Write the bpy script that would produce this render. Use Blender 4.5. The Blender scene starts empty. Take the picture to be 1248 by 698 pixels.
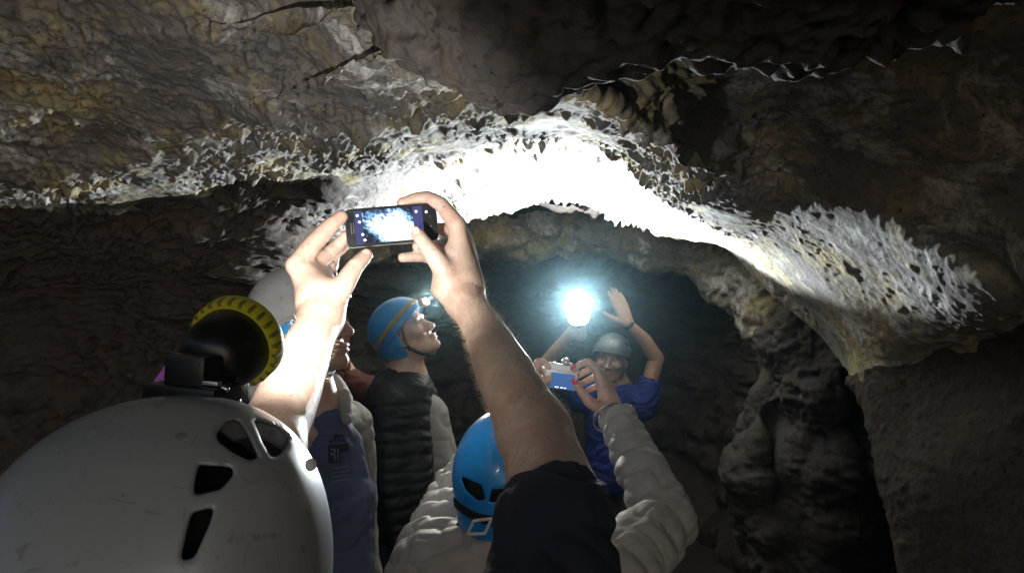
import bpy, bmesh, math, random
import numpy as np
from mathutils import Vector, Matrix

random.seed(7)
rng = np.random.default_rng(11)
S = bpy.context.scene
COL = S.collection

# ------------------------------------------------------------------ camera
CAM_Z = 1.85
FPX = 980.0                      # focal length in pixels of the 1248 px wide photograph
cam_d = bpy.data.cameras.new('camera')
cam = bpy.data.objects.new('camera', cam_d); COL.objects.link(cam)
cam_d.sensor_width = 36.0
cam_d.lens = 36.0 * FPX / 1248.0
cam_d.clip_start = 0.02; cam_d.clip_end = 200
cam.location = (0, 0, CAM_Z)
cam.rotation_euler = (math.radians(90), 0, 0)
S.camera = cam

def P(px, py, d):
    """a point of the place: photo pixel and its distance in metres"""
    return np.array([(px - 624.0) / FPX * d, d, CAM_Z + (349.0 - py) / FPX * d], dtype=np.float64)

# ------------------------------------------------------------------ world, exposure
W = bpy.data.worlds.new('World'); S.world = W; W.use_nodes = True
nt = W.node_tree; bg = nt.nodes['Background']
sky = nt.nodes.new('ShaderNodeTexSky'); sky.sky_type = 'NISHITA'; sky.sun_disc = False
sky.sun_elevation = math.radians(35); sky.sun_rotation = math.radians(160)
nt.links.new(sky.outputs[0], bg.inputs[0]); bg.inputs[1].default_value = WORLD_STRENGTH = 0.110  # dim sky as fill, through an opening added behind the camera
S.view_settings.view_transform = 'Standard'; S.view_settings.look = 'None'
S.view_settings.exposure = 0.3; S.view_settings.gamma = 1.0
S.cycles.use_denoising = True
S.cycles.max_bounces = 6; S.cycles.diffuse_bounces = 4; S.cycles.glossy_bounces = 3
S.cycles.transmission_bounces = 4; S.cycles.volume_bounces = 0
S.cycles.sample_clamp_indirect = 3.0
S.cycles.caustics_reflective = False; S.cycles.caustics_refractive = False

# ------------------------------------------------------------------ the lit lamps
def spot(name, loc, target, power, size_deg, blend, radius, color, parent=None):
    l = bpy.data.lights.new(name, 'SPOT'); l.energy = power; l.spot_size = math.radians(size_deg)
    l.spot_blend = blend; l.shadow_soft_size = radius; l.color = color
    o = bpy.data.objects.new(name, l); COL.objects.link(o)
    o.location = loc
    v = Vector(target) - Vector(loc)
    o.rotation_euler = v.to_track_quat('-Z', 'Y').to_euler()
    return o
TORCH = P(705, 385, 4.10)
LAMP_A = P(288, 413, 0.755)
LAMP_C = P(519, 367, 3.02)
TORCH_DIR = np.array([-0.10, -0.36, 0.928])
spot('torch_light', TORCH + TORCH_DIR * 0.064, TORCH + TORCH_DIR, 400, 152, 0.10, 0.03, (0.88, 0.96, 1.0))
spot('headlamp_light', LAMP_A + np.array([0.03, 0.05, 0.02]), LAMP_A + np.array([-0.36, 1.0, 0.09]), 10, 54, 1.0, 0.025, (1.0, 0.95, 0.86))
spot('headlamp_flood_light', LAMP_A + np.array([0.035, 0.05, 0.025]), P(350, 185, 2.2), 21, 106, 0.7, 0.025, (1.0, 0.98, 0.94))
spot('small_headlamp_light', LAMP_C + np.array([0.035, -0.012, 0.015]), P(630, 410, 2.0), 26, 84, 0.8, 0.014, (1.0, 0.95, 0.87))

# ------------------------------------------------------------------ small helpers
def lin(r, g, b):
    f = lambda c: (c / 255 / 12.92) if c / 255 <= 0.04045 else ((c / 255 + 0.055) / 1.055) ** 2.4
    return (f(r), f(g), f(b), 1.0)

def mesh_obj(name, verts, faces, mat=None, parent=None, smooth=True):
    me = bpy.data.meshes.new(name)
    verts = np.ascontiguousarray(verts, dtype=np.float32); faces = np.asarray(faces, dtype=np.int32)
    n = faces.shape[1]
    me.vertices.add(len(verts)); me.vertices.foreach_set('co', verts.ravel())
    me.loops.add(faces.size); me.loops.foreach_set('vertex_index', faces.ravel())
    me.polygons.add(len(faces))
    me.polygons.foreach_set('loop_start', np.arange(0, faces.size, n, dtype=np.int32))
    me.polygons.foreach_set('use_smooth', np.full(len(faces), smooth, dtype=bool))
    me.update(calc_edges=True)
    o = bpy.data.objects.new(name, me); COL.objects.link(o)
    if mat: me.materials.append(mat)
    if parent: o.parent = parent; o.matrix_parent_inverse = Matrix.Translation(-Vector(parent.location))
    return o

def bm_obj(name, bm, mat=None, parent=None, smooth=False):
    me = bpy.data.meshes.new(name)
    if smooth:
        for f in bm.faces: f.smooth = True
    bm.to_mesh(me); bm.free()
    o = bpy.data.objects.new(name, me); COL.objects.link(o)
    if mat: me.materials.append(mat)
    if parent: o.parent = parent; o.matrix_parent_inverse = Matrix.Translation(-Vector(parent.location))
    return o

def thing(name, label, cat, loc, group=None):
    o = bpy.data.objects.new(name, None); COL.objects.link(o); o.location = Vector(loc)
    o.empty_display_size = 0.1
    o['label'] = label; o['category'] = cat
    if group: o['group'] = group
    return o

# ------------------------------------------------------------------ noise
_perm = rng.permutation(256).astype(np.int32); _perm = np.concatenate([_perm, _perm, _perm[:2]])
_g3 = rng.normal(size=(256, 3)).astype(np.float32); _g3 /= np.linalg.norm(_g3, axis=1, keepdims=True)
def perlin(p):
    p = p.astype(np.float32)
    i = np.floor(p); f = p - i; i = i.astype(np.int32) & 255
    u = f * f * f * (f * (f * 6 - 15) + 10)
    x0, y0, z0 = i[:, 0], i[:, 1], i[:, 2]
    fx, fy, fz = f[:, 0], f[:, 1], f[:, 2]
    a0 = _perm[x0]; a1 = _perm[x0 + 1]
    r = []
    for ax, dx in ((a0, 0), (a1, 1)):
        for dy in (0, 1):
            b = _perm[ax + y0 + dy] if False else _perm[(ax + y0 + dy) & 255]
            for dz in (0, 1):
                g = _g3[_perm[(b + z0 + dz) & 255]]
                r.append(g[:, 0] * (fx - dx) + g[:, 1] * (fy - dy) + g[:, 2] * (fz - dz))
    ux, uy, uz = u[:, 0], u[:, 1], u[:, 2]
    c00 = r[0] + (r[1] - r[0]) * uz; c01 = r[2] + (r[3] - r[2]) * uz
    c10 = r[4] + (r[5] - r[4]) * uz; c11 = r[6] + (r[7] - r[6]) * uz
    c0 = c00 + (c01 - c00) * uy; c1 = c10 + (c11 - c10) * uy
    return (c0 + (c1 - c0) * ux) * 1.5

_cell = rng.uniform(0.1, 0.9, size=(256, 3)).astype(np.float32)
def worley(p):
    """distance to the nearest of scattered points (the eight nearest cells)"""
    p = p.astype(np.float32); b = np.floor(p - 0.5).astype(np.int32); best = np.full(len(p), 9.0, np.float32)
    for i in (0, 1):
        for j in (0, 1):
            for k in (0, 1):
                c = b + np.array([i, j, k], np.int32)
                h = _perm[(_perm[(_perm[c[:, 0] & 255] + c[:, 1]) & 255] + c[:, 2]) & 255]
                d = c + _cell[h] - p
                best = np.minimum(best, (d * d).sum(1))
    return np.sqrt(best)

def rock_disp(p, big=0.09, mid=0.05, small=0.02, fine=0.007, seed=0.0, stretch=(1, 1, 1)):
    """craggy volcanic rock: large lumps, broken ledges, pits and crumbs"""
    p = p * np.asarray(stretch, dtype=np.float32) + seed
    w = np.stack([perlin(p * 2.2 + 31), perlin(p * 2.2 + 57), perlin(p * 2.2 + 83)], 1) * 0.05
    w += np.stack([perlin(p * 14 + 31), perlin(p * 14 + 57), perlin(p * 14 + 83)], 1) * 0.006
    q = p + w
    d = big * perlin(q * 1.3)
    d += mid * (0.62 - worley(q * 3.3 + 5)) * 1.8
    d += mid * 0.3 * perlin(q * 6.1 + 9)
    rough = np.clip(0.8 + 1.5 * perlin(p * 2.6 + 71), 0.15, 1.9)
    d += small * rough * (0.6 - worley(q * np.array([7, 8, 11], np.float32) + 3)) * 1.1
    d += small * 0.9 * rough * perlin(p * np.array([17, 17, 22], np.float32) + 17)
    pit = perlin(p * 15 + 41)
    d -= small * 1.5 * rough * np.clip(pit - 0.25, 0, 1) * 2.6
    pit = perlin(p * 31 + 11) + .35 * perlin(p * 70 + 1)
    d -= small * 0.9 * rough * np.clip(pit - 0.16, 0, 1) * 2.6
    if np.any(fine):
        d += fine * 1.5 * rough * (0.55 - worley(p * 24 + 29)) * 2.0
        d += fine * 1.0 * rough * perlin(p * 46 + 13)
    return d

# ------------------------------------------------------------------ materials
def new_mat(name):
    m = bpy.data.materials.new(name); m.use_nodes = True
    n = m.node_tree; b = n.nodes['Principled BSDF']
    return m, n, b

def simple(name, col, rough=0.5, metal=0.0, noise=0.0, nscale=30.0, bump=0.0, bscale=200.0, coat=0.0, sss=0.0, emit=None, estr=0.0):
    m, n, b = new_mat(name)
    b.inputs['Base Color'].default_value = (*col[:3], 1); b.inputs['Roughness'].default_value = rough
    b.inputs['Metallic'].default_value = metal; b.inputs['Coat Weight'].default_value = coat
    tc = n.nodes.new('ShaderNodeTexCoord')
    if noise > 0:
        t = n.nodes.new('ShaderNodeTexNoise'); t.inputs['Scale'].default_value = nscale; t.inputs['Detail'].default_value = 5
        n.links.new(tc.outputs['Object'], t.inputs['Vector'])
        r = n.nodes.new('ShaderNodeValToRGB')
        r.color_ramp.elements[0].position = 0.3; r.color_ramp.elements[1].position = 0.72
        r.color_ramp.elements[0].color = (*[c * (1 - noise) for c in col[:3]], 1)
        r.color_ramp.elements[1].color = (*[min(1, c * (1 + noise)) for c in col[:3]], 1)
        n.links.new(t.outputs['Fac'], r.inputs[0]); n.links.new(r.outputs[0], b.inputs['Base Color'])
        mr = n.nodes.new('ShaderNodeMapRange'); mr.inputs[3].default_value = max(0.03, rough - 0.1); mr.inputs[4].default_value = min(1, rough + 0.12)
        n.links.new(t.outputs['Fac'], mr.inputs[0]); n.links.new(mr.outputs[0], b.inputs['Roughness'])
    if bump > 0:
        t2 = n.nodes.new('ShaderNodeTexNoise'); t2.inputs['Scale'].default_value = bscale; t2.inputs['Detail'].default_value = 3
        n.links.new(tc.outputs['Object'], t2.inputs['Vector'])
        bp = n.nodes.new('ShaderNodeBump'); bp.inputs['Strength'].default_value = bump; bp.inputs['Distance'].default_value = 0.002
        n.links.new(t2.outputs['Fac'], bp.inputs['Height']); n.links.new(bp.outputs[0], b.inputs['Normal'])
    if sss > 0:
        b.inputs['Subsurface Weight'].default_value = sss; b.inputs['Subsurface Radius'].default_value = (0.012, 0.004, 0.002)
        b.inputs['Subsurface Scale'].default_value = 1.0
    if emit:
        b.inputs['Emission Color'].default_value = (*emit[:3], 1); b.inputs['Emission Strength'].default_value = estr
    return m

def rock_mat(name, grey, brown, ochre, pale, ochre_lo=0.5, pale_lo=0.56, bump=0.6):
    m, n, b = new_mat(name); L = n.links
    tc = n.nodes.new('ShaderNodeTexCoord')
    def tex(scale, detail=6, rough=0.6, dist=0.0, vec=None):
        t = n.nodes.new('ShaderNodeTexNoise'); t.inputs['Scale'].default_value = scale
        t.inputs['Detail'].default_value = detail; t.inputs['Roughness'].default_value = rough; t.inputs['Distortion'].default_value = dist
        L.new(vec or tc.outputs['Object'], t.inputs['Vector']); return t
    def ramp(src, p0, p1, c0=(0, 0, 0, 1), c1=(1, 1, 1, 1)):
        r = n.nodes.new('ShaderNodeValToRGB'); r.color_ramp.elements[0].position = p0; r.color_ramp.elements[1].position = p1
        r.color_ramp.elements[0].color = c0; r.color_ramp.elements[1].color = c1; L.new(src, r.inputs[0]); return r
    def mix(fac, a, c):
        x = n.nodes.new('ShaderNodeMix'); x.data_type = 'RGBA'
        if fac is not None: L.new(fac, x.inputs[0])
        for s, v in ((6, a), (7, c)):
            if hasattr(v, 'is_output'): L.new(v, x.inputs[s])
            else: x.inputs[s].default_value = v
        return x.outputs[2]
    t1 = tex(2.6, 11, 0.76, 0.3); t2 = tex(6.5, 10, 0.78, 0.2); t3 = tex(34, 6, 0.7); t4 = tex(1.1, 4, 0.6, 1.0)
    base = mix(ramp(t2.outputs[0], 0.36, 0.62).outputs[0], grey, brown)
    base = mix(ramp(t1.outputs[0], ochre_lo, ochre_lo + 0.13).outputs[0], base, ochre)
    mp = n.nodes.new('ShaderNodeMapping'); mp.inputs['Location'].default_value = (4.2, 1.7, 8.1); L.new(tc.outputs['Object'], mp.inputs[0])
    t5 = tex(3.3, 9, 0.74, 0.5, mp.outputs[0])
    base = mix(ramp(t5.outputs[0], pale_lo, pale_lo + 0.09).outputs[0], base, pale)
    dark = tuple(c * 0.28 for c in grey[:3]) + (1,)
    base = mix(ramp(t3.outputs[0], 0.50, 0.66).outputs[0], base, mix(None, base, dark))
    t9 = tex(15, 9, 0.8, 0.4); base = mix(ramp(t9.outputs[0], 0.55, 0.61).outputs[0], base, mix(None, base, dark))
    t10 = tex(48, 7, 0.75); base = mix(ramp(t10.outputs[0], 0.585, 0.64).outputs[0], base, dark)
    L.new(base, b.inputs['Base Color'])
    b.inputs['Roughness'].default_value = 0.82; b.inputs['Specular IOR Level'].default_value = 0.3
    t6 = tex(70, 8, 0.75); t7 = n.nodes.new('ShaderNodeTexVoronoi'); t7.inputs['Scale'].default_value = 55
    L.new(tc.outputs['Object'], t7.inputs['Vector'])
    ad = n.nodes.new('ShaderNodeMath'); ad.operation = 'ADD'; L.new(t6.outputs[0], ad.inputs[0])
    ml = n.nodes.new('ShaderNodeMath'); ml.operation = 'MULTIPLY'; ml.inputs[1].default_value = 0.35
    L.new(t7.outputs['Distance'], ml.inputs[0]); L.new(ml.outputs[0], ad.inputs[1])
    bp = n.nodes.new('ShaderNodeBump'); bp.inputs['Strength'].default_value = bump; bp.inputs['Distance'].default_value = 0.011
    L.new(ad.outputs[0], bp.inputs['Height']); L.new(bp.outputs[0], b.inputs['Normal'])
    return m

M_ROCK = rock_mat('lava_rock', (0.205, 0.20, 0.197, 1), (0.215, 0.192, 0.17, 1), (0.42, 0.345, 0.175, 1), (0.62, 0.61, 0.59, 1), 0.49, 0.535)
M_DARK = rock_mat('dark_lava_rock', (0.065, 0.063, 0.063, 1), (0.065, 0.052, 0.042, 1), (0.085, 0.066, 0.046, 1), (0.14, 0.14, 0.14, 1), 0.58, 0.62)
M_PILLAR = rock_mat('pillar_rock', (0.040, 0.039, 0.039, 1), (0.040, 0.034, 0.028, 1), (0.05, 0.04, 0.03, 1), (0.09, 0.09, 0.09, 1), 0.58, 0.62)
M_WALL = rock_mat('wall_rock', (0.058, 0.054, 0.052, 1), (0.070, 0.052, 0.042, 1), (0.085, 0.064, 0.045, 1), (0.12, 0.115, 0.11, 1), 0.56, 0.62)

# ------------------------------------------------------------------ the cave
def spline_net(net, us, vs):
    """Catmull-Rom surface through a control net [col][row][3]"""
    net = np.asarray(net, dtype=np.float64)
    def basis(ts, n):
        i = np.clip(np.floor(ts).astype(int), 0, n - 2); t = ts - i
        w = np.zeros((len(ts), n))
        c = [(-t + 2 * t**2 - t**3) / 2, (2 - 5 * t**2 + 3 * t**3) / 2, (t + 4 * t**2 - 3 * t**3) / 2, (-t**2 + t**3) / 2]
        for k in range(4):
            j = np.clip(i + k - 1, 0, n - 1)
            np.add.at(w, (np.arange(len(ts)), j), c[k])
        return w
    wu = basis(us, net.shape[0]); wv = basis(vs, net.shape[1])
    return np.einsum('ui,ijk,vj->uvk', wu, net, wv)

def net_surface(name, net, nu, nv, mat, disp, flip=False):
    """nu, nv: samples per interval of the net"""
    us = np.concatenate([np.linspace(i, i + 1, n, endpoint=False) for i, n in enumerate(nu)] + [[len(nu)]])
    vs = np.concatenate([np.linspace(i, i + 1, n, endpoint=False) for i, n in enumerate(nv)] + [[len(nv)]])
    g = spline_net(net, us, vs)
    du = np.gradient(g, axis=0); dv = np.gradient(g, axis=1)
    nrm = np.cross(du, dv); nrm /= np.linalg.norm(nrm, axis=2, keepdims=True) + 1e-9
    if flip: nrm = -nrm
    p = g.reshape(-1, 3); d = disp(p.astype(np.float32))
    p = p + nrm.reshape(-1, 3) * d[:, None]
    U, V = len(us), len(vs)
    idx = np.arange(U * V).reshape(U, V)
    f = np.stack([idx[:-1, :-1], idx[1:, :-1], idx[1:, 1:], idx[:-1, 1:]], -1).reshape(-1, 4)
    if flip: f = f[:, ::-1]
    o = mesh_obj(name, p, f, mat); o['kind'] = 'structure'
    return o

# each column of the near vault runs from the lip of the arch up over the camera: lip, ridge, mid, top of view
COLS = [   # lip, under-lip, ridge, mid, top of view
 ((-900, 330, 2.3), (-900, 290, 2.2), (-900, 220, 2.1), (-900, 80, 1.8), (-900, -60, 1.5)),
 ((-300, 258, 3.0), (-300, 240, 2.75), (-300, 195, 2.5), (-300, 100, 2.2), (-300, -30, 1.8)),
 ((0, 246, 3.5), (0, 231, 2.8), (0, 185, 2.55), (0, 100, 2.2), (0, -20, 1.75)),
 ((150, 250, 3.6), (150, 231, 2.8), (150, 180, 2.55), (150, 100, 2.2), (150, -20, 1.7)),
 ((310, 272, 3.8), (312, 212, 3.05), (305, 150, 2.2), (295, 80, 1.95), (285, -20, 1.62)),
 ((440, 290, 4.1), (440, 205, 3.05), (430, 100, 1.75), (422, 45, 1.62), (415, -25, 1.5)),
 ((560, 267, 4.5), (548, 186, 3.2), (518, 80, 1.5), (508, 35, 1.44), (500, -25, 1.38)),
 ((680, 245, 4.6), (665, 176, 3.3), (650, 105, 1.55), (630, 60, 1.5), (600, -20, 1.5)),
 ((760, 264, 4.5), (750, 200, 3.3), (740, 138, 1.68), (725, 90, 1.56), (700, -20, 1.45)),
 ((830, 288, 4.3), (830, 250, 3.3), (830, 195, 1.95), (810, 130, 1.7), (790, -20, 1.42)),
 ((885, 294, 4.0), (893, 280, 3.2), (900, 238, 2.5), (900, 160, 2.2), (900, -10, 1.5)),
 ((930, 342, 3.7), (960, 315, 3.0), (985, 258, 2.55), (1015, 175, 2.25), (1040, 10, 1.55)),
 ((1010, 425, 3.3), (1095, 402, 2.55), (1205, 350, 1.95), (1225, 260, 2.08), (1240, 60, 1.80)),
 ((1052, 480, 2.85), (1115, 450, 2.66), (1225, 432, 2.35), (1290, 370, 2.15), (1410, 220, 1.7)),
 ((1088, 600, 2.65), (1120, 585, 2.52), (1175, 560, 2.38), (1290, 520, 2.12), (1460, 440, 1.7)),
 ((1108, 710, 2.55), (1140, 705, 2.45), (1195, 700, 2.33), (1310, 690, 2.08), (1480, 680, 1.7)),
 ((1120, 1150, 2.45), (1160, 1200, 2.36), (1215, 1250, 2.25), (1320, 1400, 2.0), (1500, 1700, 1.6)),
]
net = []
for k, (l, m_, r, q, t) in enumerate(COLS):
    l, m_, r, q, t = P(*l), P(*m_), P(*r), P(*q), P(*t)
    out = np.array([0, 0, 1.0]) if k <= 8 else None
    if out is None:
        s = min(1, (k - 8) / 5.0) * math.pi / 2; out = np.array([math.sin(s), 0, math.cos(s)])
    b1 = l + out * 0.10 + np.array([0, 0.16, 0]); b2 = l + out * 0.45 + np.array([0, 0.30, 0]); b3 = l + out * 1.0 + np.array([0, 0.35, 0])
    o1 = t + (t - q) * 0.6 + out * 0.08; o1[1] = 0.4
    o2 = o1 + out * 0.15; o2[1] = -1.1
    o3 = o2 + out * 0.1; o3[1] = -2.4
    net.append([b3, b2, b1, l, m_, r, (r + q) / 2, q, (q + t) / 2, t, o1, o2, o3])
NU = [20, 30, 110, 110, 120, 100, 95, 90, 70, 70, 80, 120, 100, 80, 80, 70, ][:len(COLS) - 1]
NU[-1] = 30
NV = [5, 12, 30, 95, 175, 75, 55, 50, 45, 30, 12, 8]
def calm(p):      # the ochre face on the right is worn smoother than the crumbly roof
    t = np.clip((p[:, 0] - .55) / .45, 0, 1); return 1 - .72 * t * t * (3 - 2 * t)
vault = net_surface('cave_ceiling', net, NU, NV, M_ROCK,
            lambda p: rock_disp(p, 0.06, 0.030 * calm(p) ** .5, 0.013 * calm(p), 0.0065 * calm(p)), flip=True)

vault.data.materials.append(M_WALL)  # darker material below the right-hand ledge paints in the shade there
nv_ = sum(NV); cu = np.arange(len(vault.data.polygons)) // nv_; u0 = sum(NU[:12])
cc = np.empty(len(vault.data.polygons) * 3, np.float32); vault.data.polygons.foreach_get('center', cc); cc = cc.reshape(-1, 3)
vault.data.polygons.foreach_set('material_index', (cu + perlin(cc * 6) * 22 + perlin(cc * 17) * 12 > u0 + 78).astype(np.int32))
# the inner chamber: a closed shell behind the arch
SH = [(-900, 2.4), (-500, 2.75), (-150, 3.25), (60, 3.6), (220, 3.65), (335, 3.75), (400, 5.0), (560, 6.2), (700, 6.4), (820, 6.0), (900, 5.2), (985, 4.4), (1075, 3.55), (1150, 3.1), (1300, 2.75), (1700, 2.4)]
ROWS = [(-0.25, 1.0), (0.5, 1.04), (1.1, 1.05), (1.5, 1.04), (1.78, 1.01), (1.98, 0.95), (2.14, 0.86), (2.30, 0.72), (2.42, 0.56)]
net = []
for px, d in SH:
    col = []
    for z, s in ROWS:
        c = np.array([(px - 624) / FPX * d, d, 0]); a = np.array([0.1, 2.4, 0])
        v = a + (c - a) * s; v[2] = z; col.append(v)
    net.append(col)
net_surface('cave_chamber_wall', net, [20, 30, 40, 45, 40, 36, 36, 36, 36, 36, 36, 40, 36, 30, 20], [16, 20, 30, 40, 40, 40, 36, 24], M_WALL,
            lambda p: rock_disp(p, 0.16, 0.07, 0.03, 0.010, seed=20.0, stretch=(1, 1, 2.2)), flip=False)
# side walls towards the added opening, which lets in sky fill, and the floor
for sx, x0 in (('left', -2.5), ('right', 1.75)):
    s = 1 if x0 > 0 else -1
    net = [[(x0 + s * 0.25 * (1 if 0.4 < z < 1.6 else 0), y, z) for z in (-0.2, 0.5, 1.2, 1.9, 2.5)] for y in (-2.6, -1.4, 0.0, 1.2, 2.4, 3.2)]
    net_surface('cave_wall', net, [12, 16, 24, 30, 24], [20, 24, 24, 24], M_WALL, lambda p: rock_disp(p, 0.15, 0.08, 0.03, 0.0, seed=4.0), flip=(s > 0))
net = [[(x, y, 0.0) for y in (-6, -2, 0, 2, 4, 7.5)] for x in (-5, -2.5, 0, 2.5, 5)]
net_surface('cave_floor', net, [20, 30, 30, 20], [10, 20, 30, 30, 20], M_WALL, lambda p: rock_disp(p, 0.05, 0.02, 0.01, 0.0, seed=9.0) - 0.03)

# ------------------------------------------------------------------ organic surfaces: rounded volumes blended and skinned
class Model:
    """one continuous surface grown round blended volumes"""
    def __init__(self): self.prims = []          # (fn, centre, radius, k, op)
    def cap(self, a, b, ra, rb=None, k=0.01, op=0, rip=None, T=None):
        rb = ra if rb is None else rb
        a = np.asarray(a, float); b = np.asarray(b, float)
        if T is not None: a = T(a); b = T(b)
        ba = b - a; L2 = max(ba @ ba, 1e-9)
        def fn(p):
            pa = p - a; h = np.clip(pa @ ba / L2, 0, 1)
            d = np.linalg.norm(pa - h[:, None] * ba, axis=1) - (ra + (rb - ra) * h)
            if rip:
                n, amp = rip
                d = d - amp * (np.abs(np.sin(h * n * math.pi)) - 0.5)
            return d
        self.prims.append((fn, (a + b) / 2, math.sqrt(L2) / 2 + max(ra, rb) + (rip[1] if rip else 0), k, op)); return self
    def chain(self, pts, rs, k=0.006, op=0, T=None, kin=0.0):
        """tapered limb through several joints, blended as one piece"""
        pts = [np.asarray(p, float) if T is None else T(p) for p in pts]
        segs = [(pts[i], pts[i + 1] - pts[i], rs[i], rs[i + 1]) for i in range(len(pts) - 1)]
        def fn(p):
            d = None
            for a, ba, ra, rb in segs:
                pa = p - a; h = np.clip(pa @ ba / max(ba @ ba, 1e-9), 0, 1)
                e = np.linalg.norm(pa - h[:, None] * ba, axis=1) - (ra + (rb - ra) * h)
                d = e if d is None else np.minimum(d, e)
            return d
        P_ = np.array(pts); c = (P_.min(0) + P_.max(0)) / 2
        self.prims.append((fn, c, (np.linalg.norm(P_ - c, axis=1) + np.array(rs)).max(), k, op)); return self
    def ell(self, c, r, k=0.01, op=0, R=None, T=None):
        c = np.asarray(c, float); r = np.asarray(r, float)
        if op and k == 0.01: k = 0.001
        R = np.eye(3) if R is None else np.asarray(R, float)
        if T is not None: c = T(c); R = T.R @ R
        def fn(p):
            q = (p - c) @ R
            k0 = np.linalg.norm(q / r, axis=1); k1 = np.linalg.norm(q / (r * r), axis=1) + 1e-9
            return k0 * (k0 - 1) / k1
        self.prims.append((fn, c, r.max(), k, op)); return self
    def box(self, c, h, rad=0.004, k=0.002, op=0, R=None, T=None):
        c = np.asarray(c, float); h = np.asarray(h, float) - rad
        R = np.eye(3) if R is None else np.asarray(R, float)
        if T is not None: c = T(c); R = T.R @ R
        def fn(p):
            q = np.abs((p - c) @ R) - h
            return np.linalg.norm(np.maximum(q, 0), axis=1) + np.minimum(q.max(axis=1), 0) - rad
        self.prims.append((fn, c, np.linalg.norm(h) + rad, k, op)); return self
    def fnp(self, fn, c, rad, k=0.0, op=0):
        self.prims.append((fn, np.asarray(c, float), rad, k, op)); return self
    def eval(self, p, c=None, cr=0.0):
        d = np.full(len(p), 1.0)
        for fn, pc, pr, k, op in self.prims:
            if c is not None and np.linalg.norm(pc - c) - pr - cr > 0.04 + k: continue
            e = fn(p)
            if op == 0:
                if k > 0: h = np.maximum(k - np.abs(d - e), 0) / k; d = np.minimum(d, e) - h * h * k * 0.25
                else: d = np.minimum(d, e)
            elif op == 1:                       # cut away
                e = -e
                if k > 0: h = np.maximum(k - np.abs(d - e), 0) / k; d = np.maximum(d, e) + h * h * k * 0.25
                else: d = np.maximum(d, e)
            elif op == 2:                       # keep only what lies inside
                if k > 0: h = np.maximum(k - np.abs(d - e), 0) / k; d = np.maximum(d, e) + h * h * k * 0.25
                else: d = np.maximum(d, e)
            else:                               # offset
                d = d + e
        return d
    def mesh(self, h, disp=None, bounds=None):
        B = 8
        pr = [(c, r) for fn, c, r, k, op in self.prims if op == 0]
        lo = np.min([c - r for c, r in pr], axis=0) - 0.03; hi = np.max([c + r for c, r in pr], axis=0) + 0.03
        if bounds is not None: lo = np.maximum(lo, bounds[0]); hi = np.minimum(hi, bounds[1])
        bs = B * h
        n = np.maximum(np.ceil((hi - lo) / bs).astype(int), 1)
        # coarse hierarchical cull with cubes of 4 blocks
        cells = np.stack(np.meshgrid(*[np.arange(0, m, 4) for m in n], indexing='ij'), -1).reshape(-1, 3)
        keep = []
        off4 = np.stack(np.meshgrid(*[np.arange(4)] * 3, indexing='ij'), -1).reshape(-1, 3)
        for c4 in cells:
            cc = lo + (c4 + 2) * bs; cr = 2 * bs * 1.7321
            near = any(np.linalg.norm(c - cc) - r < cr + 0.02 for c, r in pr)
            if not near: continue
            bl = c4 + off4; bl = bl[(bl < n).all(1)]
            bc = lo + (bl + 0.5) * bs
            d = self.eval(bc, cc, cr)
            s = bl[np.abs(d) < bs * 0.88 * 1.35 + 0.006]
            if len(s): keep.append((cc, cr, s))
        loc = np.stack(np.meshgrid(*[np.arange(B + 1)] * 3, indexing='ij'), -1).reshape(-1, 3)
        N = (n * B + 2).astype(np.int64)
        key = lambda ijk: (ijk[:, 0] * N[1] + ijk[:, 1]) * N[2] + ijk[:, 2]
        CO, KEY, ED = [], [], []
        corner = np.array([(i, j, k) for i in (0, 1) for j in (0, 1) for k in (0, 1)])
        edges = [(a, b) for a in range(8) for b in range(a + 1, 8) if np.abs(corner[a] - corner[b]).sum() == 1]
        for cc, cr, bl in keep:
            g = (bl[:, None, :] * B + loc[None]).reshape(-1, 3)
            v = self.eval(lo + g * h, cc, cr).reshape(len(bl), B + 1, B + 1, B + 1)
            ins = v < 0
            cs = [v[:, i:B + i, j:B + j, k:B + k] for i, j, k in corner]
            cnt = sum((c < 0).astype(np.int8) for c in cs)
            m = (cnt > 0) & (cnt < 8)
            if not m.any(): continue
            b_, i_, j_, k_ = np.nonzero(m)
            vals = np.stack([c[m] for c in cs], 1)
            acc = np.zeros((len(vals), 3)); num = np.zeros(len(vals))
            for a, b in edges:
                s = (vals[:, a] < 0) != (vals[:, b] < 0)
                t = np.where(s, vals[:, a] / np.where(s, vals[:, a] - vals[:, b], 1), 0)
                acc += np.where(s[:, None], corner[a] + t[:, None] * (corner[b] - corner[a]), 0); num += s
            ijk = bl[b_] * B + np.stack([i_, j_, k_], 1)
            CO.append(lo + (ijk + acc / num[:, None]) * h); KEY.append(key(ijk))
            for ax in range(3):                 # edges with a change of sign, owned by their lower corner
                sl0 = ins[:, :B, :B, :B]; st = [slice(0, B)] * 3; st[ax] = slice(1, B + 1)
                sl1 = ins[:, st[0], st[1], st[2]]
                e = np.nonzero(sl0 != sl1)
                if len(e[0]):
                    q = bl[e[0]] * B + np.stack(e[1:], 1)
                    ED.append((ax, q, sl0[e]))
        CO = np.concatenate(CO); KEY = np.concatenate(KEY)
        o = np.argsort(KEY); KEY = KEY[o]; CO = CO[o]
        F = []
        for ax, q, s in ED:
            u, w = (ax + 1) % 3, (ax + 2) % 3
            eu = np.eye(3, dtype=int)[u]; ew = np.eye(3, dtype=int)[w]
            quad = [q - eu - ew, q - ew, q, q - eu]
            ids = []; ok = np.ones(len(q), bool)
            for c in quad:
                kk = key(c); i = np.clip(np.searchsorted(KEY, kk), 0, len(KEY) - 1); ok &= (KEY[i] == kk) & (c >= 0).all(1); ids.append(i)
            f = np.stack(ids, 1)[ok]; s = s[ok]
            f[~s] = f[~s][:, ::-1]
            F.append(f)
        F = np.concatenate(F)
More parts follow.
